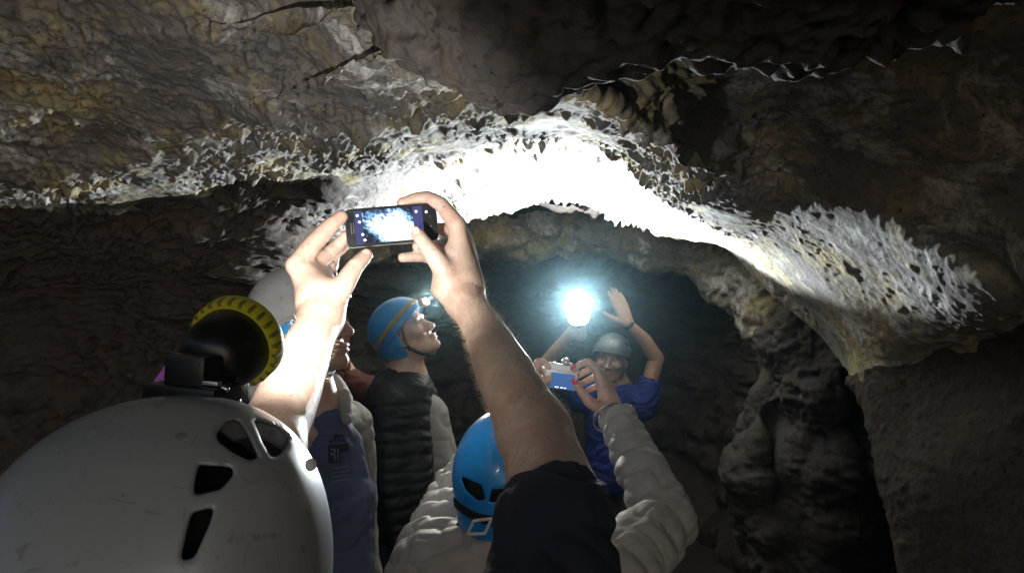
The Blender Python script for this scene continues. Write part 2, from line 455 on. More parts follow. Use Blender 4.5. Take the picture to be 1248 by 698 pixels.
        if disp is not None:
            e = h * 0.7; g = np.stack([self.eval(CO + np.eye(3)[a] * e) - self.eval(CO - np.eye(3)[a] * e) for a in range(3)], 1)
            g /= np.linalg.norm(g, axis=1, keepdims=True) + 1e-9
            CO = CO + g * disp(CO.astype(np.float32))[:, None]
        return CO, F
    def obj(self, name, h, mat, parent=None, disp=None, bounds=None):
        v, f = self.mesh(h, disp, bounds)
        return mesh_obj(name, v, f, mat, parent)

def wrinkle(amp=0.004, sc=9.0, seed=0.0):
    """cloth: soft folds with sharper creases between them"""
    def fn(p):
        q = p.astype(np.float32) + seed
        w = np.stack([perlin(q * sc * 0.6 + 3.1), perlin(q * sc * 0.6 + 9.7), perlin(q * sc * .6 + 21.3)], 1) * (0.5 / sc)
        q = q + w
        st = np.array([1.0, 1.0, 1.5], np.float32)
        d = -amp * 1.2 * np.clip(1 - np.abs(perlin(q * st * sc)) * 3.2, 0, 1)
        d -= amp * .55 * np.clip(1 - np.abs(perlin(q * st * sc * 2.1 + 4)) * 3.5, 0, 1)
        return d + amp * 0.5 * perlin(q * sc * 1.3 + 7)
    return fn

class Frame:
    """a rigid frame: origin and three axes (columns of R)"""
    def __init__(self, o, R): self.o = np.asarray(o, float); self.R = np.asarray(R, float)
    def __call__(self, p): return self.o + self.R @ np.asarray(p, float)
def axes(fwd, up):
    """x = forward, y = left, z = up"""
    f = np.asarray(fwd, float); f = f / np.linalg.norm(f)
    u = np.asarray(up, float); u = u - f * (u @ f); u /= np.linalg.norm(u)
    return np.stack([f, np.cross(u, f), u], 1)
def rot(axis, deg):
    return np.array(Matrix.Rotation(math.radians(deg), 3, axis))

# ------------------------------------------------------------------ hanging rock and the pillars in the chamber
m = Model()
OV = [(505, -14, 1.40, .075), (520, 14, 1.36, .075), (572, 30, 1.28, .08), (548, 56, 1.30, .045), (588, 60, 1.29, .042), (640, 64, 1.26, .065), (648, 98, 1.27, .034), (665, 90, 1.26, .03), (622, 92, 1.27, .025), (500, 44, 1.33, .04), (625, 6, 1.2, .12),
      (720, 40, 1.21, .085), (800, 26, 1.18, .085), (880, 16, 1.15, .085), (960, 8, 1.13, .085), (1040, -8, 1.10, .09), (1130, -44, 1.08, .1), (700, -54, 1.14, .165), (840, -84, 1.08, .17),
      (980, -104, 1.04, .17), (1150, -144, 1.0, .17), (575, -74, 1.26, .12), (620, -174, 1.05, .19), (800, -214, .95, .22), (1000, -254, .9, .22)]
for px, py, d, r in OV: m.ell(P(px, py, d), (r, r * 0.85, r * 0.8), k=0.09)
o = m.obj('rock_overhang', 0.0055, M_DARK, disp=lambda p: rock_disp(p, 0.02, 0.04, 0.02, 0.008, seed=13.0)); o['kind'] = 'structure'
m = Model()
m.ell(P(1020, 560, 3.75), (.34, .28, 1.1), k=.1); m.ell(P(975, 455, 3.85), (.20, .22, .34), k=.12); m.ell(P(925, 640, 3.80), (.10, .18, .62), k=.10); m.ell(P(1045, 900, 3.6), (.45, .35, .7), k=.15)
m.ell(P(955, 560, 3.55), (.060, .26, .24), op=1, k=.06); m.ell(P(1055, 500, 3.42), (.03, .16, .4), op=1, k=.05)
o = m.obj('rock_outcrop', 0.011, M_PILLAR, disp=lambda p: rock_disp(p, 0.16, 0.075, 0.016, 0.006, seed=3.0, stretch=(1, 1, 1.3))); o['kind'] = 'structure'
m = Model()
m.chain([P(250, 285, 4.2), P(330, 285, 4.6), P(430, 280, 5.0), P(560, 272, 5.3), P(690, 258, 5.35), P(800, 272, 5.1), P(885, 308, 4.8), P(960, 380, 4.5)], [.28, .27, .26, .24, .24, .23, .2, .2], k=0.1)
m.chain([P(300, 210, 4.5), P(560, 200, 5.3), P(700, 190, 5.3), P(900, 230, 4.9)], [.3, .3, .3, .3], k=0.15)
o = m.obj('rock_arch', 0.013, M_ROCK, disp=lambda p: rock_disp(p, 0.14, 0.08, 0.022, 0.006, seed=17.0)); o['kind'] = 'structure'

# ------------------------------------------------------------------ materials of people and gear
def skin_mat(name, col, red, pale):
    m, n, b = new_mat(name); L = n.links; tc = n.nodes.new('ShaderNodeTexCoord')
    def tex(sc, det=4):
        t = n.nodes.new('ShaderNodeTexNoise'); t.inputs['Scale'].default_value = sc; t.inputs['Detail'].default_value = det; L.new(tc.outputs['Object'], t.inputs['Vector']); return t.outputs[0]
    def mix(f, lo, hi, a, c):
        r = n.nodes.new('ShaderNodeMapRange'); r.inputs[1].default_value = lo; r.inputs[2].default_value = hi; L.new(f, r.inputs[0])
        x = n.nodes.new('ShaderNodeMix'); x.data_type = 'RGBA'; L.new(r.outputs[0], x.inputs[0])
        for k, v in ((6, a), (7, c)):
            if hasattr(v, 'is_output'): L.new(v, x.inputs[k])
            else: x.inputs[k].default_value = (*v, 1)
        return x.outputs[2]
    c = mix(tex(16, 5), .35, .68, col, red); c = mix(tex(38, 6), .48, .75, c, pale); c = mix(tex(210, 3), .62, .72, c, tuple(v * .6 for v in red))
    L.new(c, b.inputs['Base Color'])
    r = n.nodes.new('ShaderNodeMapRange'); r.inputs[3].default_value = .38; r.inputs[4].default_value = .62; L.new(tex(60), r.inputs[0]); L.new(r.outputs[0], b.inputs['Roughness'])
    v = n.nodes.new('ShaderNodeTexVoronoi'); v.inputs['Scale'].default_value = 520; L.new(tc.outputs['Object'], v.inputs['Vector'])
    ad = n.nodes.new('ShaderNodeMath'); ad.operation = 'ADD'; L.new(v.outputs['Distance'], ad.inputs[0]); L.new(tex(130, 5), ad.inputs[1])
    bp = n.nodes.new('ShaderNodeBump'); bp.inputs['Strength'].default_value = .22; bp.inputs['Distance'].default_value = .0015; L.new(ad.outputs[0], bp.inputs['Height']); L.new(bp.outputs[0], b.inputs['Normal'])
    b.inputs['Subsurface Weight'].default_value = .1; b.inputs['Subsurface Radius'].default_value = (.010, .004, .002); b.inputs['Subsurface Scale'].default_value = 1
    return m
M_SKIN = skin_mat('skin', (.45, .33, .26), (.43, .265, .205), (.54, .42, .34))
M_SKIN2 = skin_mat('fair_skin', (.55, .375, .30), (.52, .28, .22), (.62, .46, .38))
M_TAN = skin_mat('tanned_skin', (.23, .145, .10), (.21, .11, .075), (.26, .175, .13))
M_LIP = simple('lips', (0.44, 0.235, 0.19), 0.5)
M_NAIL = simple('nail', (0.62, 0.42, 0.34), 0.25, coat=0.3)
M_RED = simple('red_nail_varnish', (0.75, 0.03, 0.05), 0.2, coat=0.5)
M_EYE = simple('eye_white', (0.75, 0.72, 0.68), 0.2, coat=0.5)
M_IRIS = simple('iris', (0.05, 0.04, 0.03), 0.2)
M_HAIR = simple('dark_hair', (0.022, 0.016, 0.012), 0.6, noise=0.5, nscale=90, bump=0.6, bscale=260)
M_GREYHAIR = simple('grey_brown_hair', (0.20, 0.16, 0.12), 0.6, noise=0.5, nscale=90, bump=0.6, bscale=260)
M_ARMHAIR = simple('fine_body_hair', (0.50, 0.38, 0.24), 0.45)
def shell_mat(name, col, mud):
    m, n, b = new_mat(name); L = n.links; tc = n.nodes.new('ShaderNodeTexCoord')
    def tex(sc, det, stretch=None):
        t = n.nodes.new('ShaderNodeTexNoise'); t.inputs['Scale'].default_value = sc; t.inputs['Detail'].default_value = det
        mp = n.nodes.new('ShaderNodeMapping'); mp.inputs['Scale'].default_value = stretch or (1, 1, 1); mp.inputs['Rotation'].default_value = (.4, .7, .3)
        L.new(tc.outputs['Object'], mp.inputs[0]); L.new(mp.outputs[0], t.inputs['Vector']); return t.outputs[0]
    def rng_(f, a, c, lo, hi):
        r = n.nodes.new('ShaderNodeMapRange'); r.inputs[1].default_value = a; r.inputs[2].default_value = c; r.inputs[3].default_value = lo; r.inputs[4].default_value = hi; L.new(f, r.inputs[0]); return r.outputs[0]
    def mix(f, a, c):
        x = n.nodes.new('ShaderNodeMix'); x.data_type = 'RGBA'; L.new(f, x.inputs[0])
        for k, v in ((6, a), (7, c)):
            if hasattr(v, 'is_output'): L.new(v, x.inputs[k])
            else: x.inputs[k].default_value = (*v, 1)
        return x.outputs[2]
    c = mix(rng_(tex(9, 6), .52, .72, 0, .35), col, mud); c = mix(rng_(tex(60, 4), .64, .70, 0, .6), c, mud)
    sc1 = rng_(tex(30, 3, (1, 14, 1)), .66, .70, 0, .5); sc2 = rng_(tex(26, 3, (12, 1, 2)), .67, .71, 0, .5)
    c = mix(sc1, c, tuple(v * .55 for v in col)); c = mix(sc2, c, tuple(v * .6 for v in col))
    L.new(c, b.inputs['Base Color']); L.new(rng_(tex(14, 6), .3, .75, .22, .5), b.inputs['Roughness'])
    b.inputs['Coat Weight'].default_value = .2; b.inputs['Coat Roughness'].default_value = .15
    return m
M_WHELM = shell_mat('scuffed_white_plastic', (.31, .32, .325), (.17, .15, .125))
M_BHELM = simple('blue_plastic', (0.025, 0.33, 0.86), 0.28, noise=0.10, nscale=12, bump=0.04, bscale=600, coat=0.35)
M_BHELM2 = simple('bright_blue_plastic', (0.04, 0.30, 0.72), 0.30, noise=0.10, nscale=12, coat=0.35)
M_BLACK = simple('black_plastic', (0.012, 0.012, 0.013), 0.32, noise=0.3, nscale=40, bump=0.1, bscale=400)
M_RUBBER = simple('black_foam', (0.01, 0.01, 0.01), 0.85)
M_YEL = simple('yellow_plastic', (0.58, 0.52, 0.035), 0.42, noise=0.15, nscale=60, bump=0.15, bscale=500)
M_YELD = simple('grimy_yellow_plastic', (0.20, 0.18, 0.02), 0.55, noise=0.2, nscale=60)
M_PURPLE = simple('purple_webbing', (0.55, 0.17, 0.75), 0.7, noise=0.12, nscale=120, bump=0.4, bscale=700)
M_STEEL = simple('brushed_metal', (0.55, 0.55, 0.55), 0.3, metal=1.0, noise=0.1, nscale=60)
M_TEE = simple('black_cotton', (0.013, 0.015, 0.030), 0.9, noise=0.25, nscale=300, bump=0.5, bscale=900)
M_PUFF = simple('pale_grey_nylon', (0.44, 0.42, 0.40), 0.55, noise=0.10, nscale=25, bump=0.25, bscale=180)
M_BPUFF = simple('black_nylon', (0.010, 0.010, 0.012), 0.6, noise=0.2, nscale=25, bump=0.25, bscale=160)
M_GREYTEE = simple('light_grey_jersey', (0.27, 0.262, 0.255), 0.9, noise=0.1, nscale=200, bump=0.4, bscale=700)
M_HOOD = simple('cream_grey_fleece', (0.30, 0.295, 0.275), 0.95, noise=0.12, nscale=160, bump=0.6, bscale=500)
M_BLUETEE = simple('slate_blue_cotton', (0.075, 0.095, 0.17), 0.9, noise=0.15, nscale=200, bump=0.4, bscale=700)
M_PRINT = simple('dark_shirt_print', (0.018, 0.022, 0.04), 0.85)
M_PRINT2 = simple('pale_shirt_print', (0.16, 0.17, 0.20), 0.85)
M_REDJ = simple('rust_red_jacket_cloth', (0.075, 0.014, 0.007), 0.85, noise=0.2, nscale=60, bump=0.4, bscale=300)
M_BLUEJ = simple('royal_blue_cotton', (0.004, 0.015, 0.13), 0.85, noise=0.15, nscale=90, bump=0.3, bscale=400)
M_TROUS = simple('dark_trouser_cloth', (0.03, 0.032, 0.04), 0.9, noise=0.2, nscale=150)
M_SHOE = simple('brown_boot_leather', (0.06, 0.045, 0.035), 0.7, noise=0.2, nscale=60)
M_STRAP = simple('grey_webbing', (0.13, 0.125, 0.13), 0.8, noise=0.2, nscale=300)
M_BLKSTRAP = simple('black_webbing', (0.015, 0.015, 0.016), 0.8, noise=0.2, nscale=300)
M_TANBAND = simple('tan_elastic_band', (0.42, 0.27, 0.09), 0.8, noise=0.25, nscale=140)
M_GREYBAND = simple('pale_elastic_band', (0.36, 0.33, 0.31), 0.8, noise=0.2, nscale=140)
M_WPLAST = simple('white_plastic', (0.75, 0.75, 0.74), 0.35)
M_SILVER = simple('silver_camera_shell', (0.62, 0.62, 0.62), 0.32, metal=0.6, noise=0.05, nscale=80)
M_GLOW = simple('lit_torch_lens', (0.9, 0.95, 1), 0.3, emit=(0.72, 0.93, 1.0), estr=3.5)
M_GLOWC = simple('lit_headlamp_lens', (0.95, 0.93, 0.85), 0.3, emit=(1.0, 0.96, 0.85), estr=14)
M_GLOWA = simple('lit_lamp_lens', (0.95, 0.95, 0.9), 0.3, emit=(1.0, 0.96, 0.88), estr=20)

# ------------------------------------------------------------------ builders of bodies
def add_head(m, T, ears=True):
    m.ell((-.008, 0, .035), (.095, .076, .083), T=T, k=0.02)
    m.ell((.03, 0, -.028), (.062, .062, .085), T=T, k=0.03)
    for s in (-1, 1):
        m.cap((.0, s * .047, -.055), (.062, s * .018, -.096), .021, .018, T=T, k=0.025)
        m.ell((.066, s * .044, -.024), (.024, .022, .02), T=T, k=0.02)
    m.ell((.078, 0, -.1), (.02, .022, .017), T=T, k=0.018)
    m.cap((.083, -.034, .021), (.083, .034, .021), .0115, T=T, k=0.015)
    for s in (-1, 1): m.ell((.102, s * .033, .0), (.016, .019, .0115), T=T, k=0.012, op=1)
    m.cap((.089, 0, .006), (.110, 0, -.034), .0085, .0125, T=T, k=0.011)
    for s in (-1, 1): m.ell((.099, s * .012, -.039), (.0125, .0085, .0085), T=T, k=0.006)
    m.ell((.092, 0, -.064), (.012, .023, .0065), T=T, k=0.007); m.ell((.089, 0, -.077), (.012, .02, .007), T=T, k=0.007)
    m.cap((.107, -.02, -.0705), (.107, .02, -.0705), .0028, T=T, k=0.004, op=1)
    if ears:
        for s in (-1, 1):
            m.ell((-.012, s * .08, -.012), (.019, .008, .032), R=rot('Y', 12) @ rot('Z', s * -18), T=T, k=0.006)
            m.ell((-.004, s * .088, -.012), (.009, .006, .018), R=rot('Y', 12) @ rot('Z', s * -18), T=T, k=0.006, op=1)

def sphere_obj(name, c, r, mat, parent, T=None, R=None, seg=12):
    """small ellipsoid piece"""
    bm = bmesh.new(); bmesh.ops.create_uvsphere(bm, u_segments=seg, v_segments=max(6, seg // 2 + 2), radius=1)
    r = (r, r, r) if np.isscalar(r) else r
    M3 = (T.R if T else np.eye(3)) @ (np.eye(3) if R is None else R) @ np.diag(r)
    c = T(c) if T else np.asarray(c)
    for v in bm.verts: v.co = Vector(c + M3 @ np.array(v.co))
    return bm_obj(name, bm, mat, parent, True)

def face_details(T, person, hair_mat, sides=(-1, 1)):
    for s in sides:
        e = sphere_obj('eye', (.0735, s * .032, .001), .0125, M_EYE, person, T)
        sphere_obj('iris', (.0845, s * .033, .003), (.0022, .0055, .0055), M_IRIS, e, T)
        mm = Model(); mm.chain([(.092, s * .016, .019), (.094, s * .03, .025), (.083, s * .048, .020)], [.0026, .003, .0016], k=0.003, T=T)
        mm.obj('eyebrow', 0.0016, hair_mat, person)
        mm = Model(); mm.chain([(.0855, s * .02, .0055), (.0875, s * .032, .010), (.080, s * .045, .004)], [.002, .0028, .002], k=0.003, T=T)
        mm.obj('eyelid', 0.0016, person['skin_mat_obj'] if False else M_SKIN2, person)
    mm = Model(); mm.ell((.0985, 0, -.0655), (.0055, .016, .0035), T=T, k=0.003); mm.ell((.096, 0, -.0762), (.0065, .017, .0045), T=T, k=0.003)
    mm.obj('lips', 0.0016, M_LIP, person)

MCP = [(.088, .027), (.091, .007), (.086, -.013), (.077, -.031)]
FL = [(.042, .026, .021), (.047, .029, .022), (.043, .027, .021), (.033, .021, .018)]
def add_hand(m, T, curls, spread=0.06, thumb=None, s=1.0):
    """T: x to the fingers, y to the thumb, z out of the back of the hand"""
    for (bx, by) in MCP: m.cap(np.array((0.004, by * .6, 0)) * s, np.array((bx, by, 0)) * s, .0165 * s, .0115 * s, k=0.018, T=T)
    for f in range(4):
        p = np.array([MCP[f][0], MCP[f][1], 0.]); a = 0.; pts = [p.copy()]
        sp = spread * (1.2 - f)
        for j in range(3):
            a += curls[f][j]
            p = p + FL[f][j] * np.array([math.cos(a) * math.cos(sp), math.cos(a) * math.sin(sp), -math.sin(a)]); pts.append(p.copy())
        m.chain([q * s for q in pts], [.0105 * s, .0092 * s, .0083 * s, .007 * s], k=0.004, T=T)
    th = thumb or [(.015, .022, -.006), (.045, .05, -.012), (.075, .062, -.016), (.1, .064, -.02)]
    m.chain([np.array(q) * s for q in th], [.016 * s, .0135 * s, .0108 * s, .0085 * s], k=0.007, T=T)

def helmet(person, T, mat, low_mat=None, h=0.004, tilt=0.5, z0=0.0, strap_band=None, vents=True):
    """shell with a raised rim and side slots, worn on the head frame T; returns the shell"""
    c = (-.004, 0, .04); r = (.128, .104, .108)
    m = Model(); m.ell(c, r, T=T)
    def below(p, off, tl): q = (p - T.o) @ T.R; return (off + tl * q[:, 0] - q[:, 2]) / math.sqrt(1 + tl * tl)
    m.ell(c, np.array(r) - .006, T=T, op=1, k=0.002)
    m.fnp(lambda p: -below(p, z0, tilt), T.o, 0.4, k=0.004, op=1)
    for s in (-1, 1) if vents else ():
        for xx, zz in ((-.05, .055), (.0, .085), (.045, .095)):
            m.ell((xx, s * .085, zz), (.017, .03, .007), R=rot('Y', -20), T=T, op=1, k=0.003)
    sh = m.obj('helmet', h, mat, person)
    m = Model(); m.ell(c, np.array(r) - .013, T=T); m.fnp(lambda p: below(p, z0 + .004, tilt), T.o, .4, k=.002, op=2); m.obj('liner', h * 1.5, M_RUBBER, sh)
    # rim: a rolled edge that stands proud
    m = Model(); m.ell(c, np.array(r) + .0035, T=T); m.ell(c, np.array(r) - .003, T=T, op=1)
    m.fnp(lambda p: np.abs(below(p, z0 + .004, tilt)) - .0055, T.o, 0.4, k=0.003, op=2)
    m.obj('rim', h * .8, mat, sh)
    if low_mat:
        m = Model(); m.ell((-.010, 0, .008), (.117, .096, .108), T=T); m.ell((-.010, 0, .008), (.109, .089, .101), T=T, op=1)
        def keep(p):
            q = (p - T.o) @ T.R
            up = q[:, 2] - (z0 + .012 + tilt * q[:, 0]); lo = (-.082 - q[:, 2]); fr = q[:, 0] - (.012 + .3 * q[:, 2])
            return np.maximum(np.maximum(up, lo), fr)
        m.fnp(keep, T.o, 0.4, k=0.004, op=2)
        m.obj('lower_shell', h, low_mat, sh)
    if strap_band:
        m = Model(); m.ell(c, np.array(r) + .0026, T=T); m.ell(c, np.array(r) - .002, T=T, op=1)
        m.fnp(lambda p: np.abs(below(p, z0 + .036, tilt * .9)) - .009, T.o, 0.4, k=0.002, op=2)
        m.obj('headlamp_band', h * .8, strap_band, sh)
    return sh

def legs(person, hip, yaw, h=0.012):
    """trousers and boots standing on the floor"""
    hip = np.asarray(hip, float); sd = np.array([-math.sin(yaw), math.cos(yaw), 0]); fw = np.array([math.cos(yaw), math.sin(yaw), 0])
    m = Model(); m.ell(hip + (0, 0, .0), (.15, .15, .13), k=0.04)
    for s in (-1, 1):
        a = hip + sd * s * .09; kn = np.array([*(hip + sd * s * .11 + fw * .03)[:2], .48]); an = np.array([*(hip + sd * s * .12)[:2], .10])
        m.chain([a, kn, an], [.095, .066, .055], k=0.04)
    m.obj('trousers', h, M_TROUS, person, disp=wrinkle(.006, 7))
    for s in (-1, 1):
        an = hip + sd * s * .12; an[2] = .05
        m = Model(); m.cap(an - fw * .05, an + fw * .15, .045, .04, k=0.02); m.cap(an, an + (0, 0, .08), .045, .05, k=0.02)
        m.obj('boot', 0.01, M_SHOE, person)

def poly_cut(poly, d0, d1, rad=2.0):
    """an opening whose outline is given in photo pixels, cut between two distances"""
    pts = np.array(poly, float)
    def fn(p):
        y = np.maximum(p[:, 1], 0.05)
        q = np.stack([p[:, 0] / y * FPX + 624, 349 - (p[:, 2] - CAM_Z) / y * FPX], 1)
        d = np.full(len(q), 1e18); s = np.ones(len(q)); n = len(pts)
        for i in range(n):
            a = pts[i]; b = pts[i - 1]; e = b - a; w = q - a
            t = np.clip(w @ e / (e @ e), 0, 1); bb = w - e * t[:, None]; d = np.minimum(d, (bb * bb).sum(1))
            c1 = q[:, 1] >= a[1]; c2 = q[:, 1] < b[1]; c3 = e[0] * w[:, 1] > e[1] * w[:, 0]
            fl = (c1 & c2 & c3) | (~c1 & ~c2 & ~c3); s = np.where(fl, -s, s)
        d2 = (s * np.sqrt(d) - rad) * p[:, 1] / FPX
        return np.maximum(np.maximum(d2, d0 - p[:, 1]), p[:, 1] - d1)
    c = pts.mean(0)
    return fn, P(c[0], c[1], (d0 + d1) / 2), (d1 - d0) / 2 + np.abs(pts - c).max() * d1 / FPX

def lathe(name, prof, frame, mat, parent=None, seg=32, smooth=True):
    """prof: (along axis x, radius) pairs turned round the frame's x axis"""
    bm = bmesh.new(); rings = []
    for x, r in prof:
        rings.append([bm.verts.new(Vector(frame((x, r * math.cos(2 * math.pi * i / seg), r * math.sin(2 * math.pi * i / seg))))) for i in range(seg)])
    for a, b in zip(rings[:-1], rings[1:]):
        for i in range(seg): bm.faces.new((a[i], a[(i + 1) % seg], b[(i + 1) % seg], b[i]))
    if prof[0][1] > 1e-5: bm.faces.new(rings[0][::-1])
    if prof[-1][1] > 1e-5: bm.faces.new(rings[-1])
    bmesh.ops.remove_doubles(bm, verts=bm.verts, dist=1e-6)
    bmesh.ops.recalc_face_normals(bm, faces=bm.faces)
    o = bm_obj(name, bm, mat, parent, smooth)
    if smooth:
        me = o.data
        for e in me.edges: pass
        me.set_sharp_from_angle(angle=math.radians(40))
    return o

def box_obj(name, c, half, frame_R, mat, parent=None, bev=0.002, seg=2):
    bm = bmesh.new(); bmesh.ops.create_cube(bm, size=2)
    for v in bm.verts: v.co = Vector(np.array(v.co) * half)
    if bev > 0: bmesh.ops.bevel(bm, geom=list(bm.edges), offset=bev, segments=seg, affect='EDGES', profile=0.6)
    for v in bm.verts: v.co = Vector(np.asarray(c) + frame_R @ np.array(v.co))
    o = bm_obj(name, bm, mat, parent, True); o.data.set_sharp_from_angle(angle=math.radians(35))
    return o

def prism(name, poly, z0, z1, frame, mat, parent=None, bev=0.0):
    """flat outline (local x, y) given thickness along local z"""
    bm = bmesh.new(); vs = [bm.verts.new((x, y, z0)) for x, y in poly]; f = bm.faces.new(vs)
    r = bmesh.ops.extrude_face_region(bm, geom=[f]); 
    for v in r['geom']:
        if isinstance(v, bmesh.types.BMVert): v.co.z = z1
    bmesh.ops.recalc_face_normals(bm, faces=bm.faces)
    if bev: bmesh.ops.bevel(bm, geom=list(bm.edges), offset=bev, segments=1, affect='EDGES')
    for v in bm.verts: v.co = Vector(frame(np.array(v.co)))
    return bm_obj(name, bm, mat, parent, False)

def ring(name, frame, R, r, mat, parent=None, seg=40, ry=None):
    bm = bmesh.new(); rings = []
    for i in range(seg):
        a = 2 * math.pi * i / seg; c = np.array([0, math.cos(a) * R, math.sin(a) * (ry or R)]); n = c / np.linalg.norm(c)
        rings.append([bm.verts.new(Vector(frame(c + r * (math.cos(b) * n + math.sin(b) * np.array([1, 0, 0]))))) for b in np.arange(8) * math.pi / 4])
    for i in range(seg):
        a, b = rings[i], rings[(i + 1) % seg]
        for j in range(8): bm.faces.new((a[j], b[j], b[(j + 1) % 8], a[(j + 1) % 8]))
    bmesh.ops.recalc_face_normals(bm, faces=bm.faces)
    return bm_obj(name, bm, mat, parent, True)

# ------------------------------------------------------------------ the person in front: white helmet, big headlamp, arms up with a phone
A = thing('person', 'person in front in white vented helmet with yellow-ringed headlamp, arms raised to film', 'person', (-0.26, 0.66, 0))
m = Model()
HA = Frame(P(178, 720, 0.63) + np.array([0.0, 0.0, -0.035]), axes((0.35, 1, 0.12), (0, -0.1, 1)))
m.ell(HA((0, 0, .02)), (.085, .085, .095), k=0.02); m.ell(HA((.04, 0, -.05)), (.06, .06, .08), k=0.03)
for s in (-1, 1): m.ell((-.012, s * .08, -.03), (.018, .009, .03), T=HA, k=0.006)
m.ell((.11, 0, -.05), (.016, .014, .022), T=HA, k=0.01)
neck = HA((-.03, 0, -.17)); m.cap(HA((-.02, 0, -.06)), neck, .058, .062, k=0.03)
SL = np.array([-.44, .64, 1.40]); SR = np.array([.03, .74, 1.485])
m.chain([neck, (neck + SR) / 2 + (0, 0, .0), SR], [.07, .066, .062], k=0.04); m.chain([neck, (neck + SL) / 2, SL], [.07, .066, .062], k=0.04)
m.chain([neck + (0, 0, -.05), np.array([-.23, .66, 1.2]), np.array([-.24, .66, .98])], [.12, .14, .12], k=0.06)
# right arm
ER = P(652, 528, .99); WR = P(566, 366, 1.265)
m.chain([SR, P(678, 610, .865), ER], [.056, .050, .0435], k=0.04)
m.chain([ER, P(614, 452, 1.08), P(590, 402, 1.18), WR], [.0435, .0385, .0295, .028], k=0.02)
# right hand on the phone
m.chain([WR, P(557, 340, 1.285), P(547, 318, 1.29)], [.028, .026, .022], k=0.02)
for (mp, r) in ((P(557, 277, 1.30), .015), (P(563, 288, 1.325), .015), (P(567, 300, 1.34), .014), (P(569, 313, 1.345), .0135)):
    m.cap(P(566, 352, 1.285), mp, .023, r, k=0.018)
m.cap(P(545, 330, 1.28), P(540, 352, 1.275), .02, .019, k=0.02)
m.chain([P(556, 273, 1.30), P(538, 249, 1.315), P(521, 241, 1.325), P(507, 242, 1.325), P(490, 247, 1.32)], [.0145, .0122, .0112, .0102, .0088], k=0.006)
m.chain([P(550, 350, 1.27), P(537, 324, 1.258), P(522, 303, 1.262), P(509, 285, 1.272)], [.021, .0160, .0128, .0105], k=0.01)
m.chain([P(563, 288, 1.325), P(541, 279, 1.36), P(520, 280, 1.345), P(505, 284, 1.335)], [.0125, .011, .0095, .008], k=0.005)
m.chain([P(567, 300, 1.34), P(545, 304, 1.365), P(522, 301, 1.35), P(508, 300, 1.335)], [.012, .0105, .009, .008], k=0.005)
m.chain([P(568, 312, 1.345), P(545, 321, 1.36), P(516, 312, 1.345), P(491, 314, 1.325)], [.0125, .011, .0098, .0082], k=0.005)
# left arm and hand
EL = P(322, 550, .92); WL = P(391, 388, 1.19)
m.chain([SL, np.array([-.40, .78, 1.53]), EL], [.058, .05, .044], k=0.04)
m.chain([EL, P(351, 484, 1.02), P(373, 428, 1.11), WL], [.040, .0395, .0345, .0295], k=0.02)
m.chain([WL, P(391, 360, 1.215)], [.0315, .03], k=0.02)
for (mp, r) in ((P(363, 324, 1.24), .0165), (P(374, 322, 1.27), .015), (P(386, 328, 1.295), .014), (P(396, 335, 1.31), .013)):
    m.cap(P(389, 368, 1.215), mp, .026, r, k=0.018)
m.chain([P(361, 324, 1.24), P(382, 297, 1.265), P(402, 276, 1.28), P(416, 264, 1.29)], [.0165, .0152, .0136, .0105], k=0.006)
m.chain([P(378, 324, 1.275), P(398, 312, 1.31), P(412, 299, 1.325), P(421, 288, 1.318)], [.0145, .0125, .0115, .0095], k=0.005)
m.chain([P(388, 330, 1.30), P(404, 325, 1.335), P(407, 311, 1.345), P(420, 300, 1.338)], [.0125, .011, .010, .0085], k=0.004)
m.chain([P(396, 337, 1.31), P(404, 333, 1.32), P(401, 322, 1.325), P(395, 320, 1.315)], [.011, .0095, .0085, .0075], k=0.004)
m.chain([P(402, 372, 1.20), P(418, 348, 1.215), P(433, 325, 1.235), P(446, 311, 1.255)], [.021, .0165, .0132, .0105], k=0.012)
bodyA = m.obj('body', 0.003, M_SKIN, A, disp=lambda p: (.0006 * perlin(p * 34) + .0003 * perlin(p * 75) + .0006 * (.5 - np.abs(perlin(p * 21 + 5)) * 2)))
# nails
for c, dr, up in ((P(446.5, 307.5, 1.247), P(446, 311, 1.255) - P(433, 325, 1.235), (0.25, -.8, .3)), (P(507, 281, 1.263), P(509, 285, 1.272) - P(522, 303, 1.262), (-.2, -1, .15)), (P(493, 242.5, 1.318), P(490, 247, 1.32) - P(507, 242, 1.325), (-.1, -.5, 1))):
    R = axes(dr, up)
    sphere_obj('fingernail', c, (.0075, .0062, .002), M_NAIL, A, R=R)

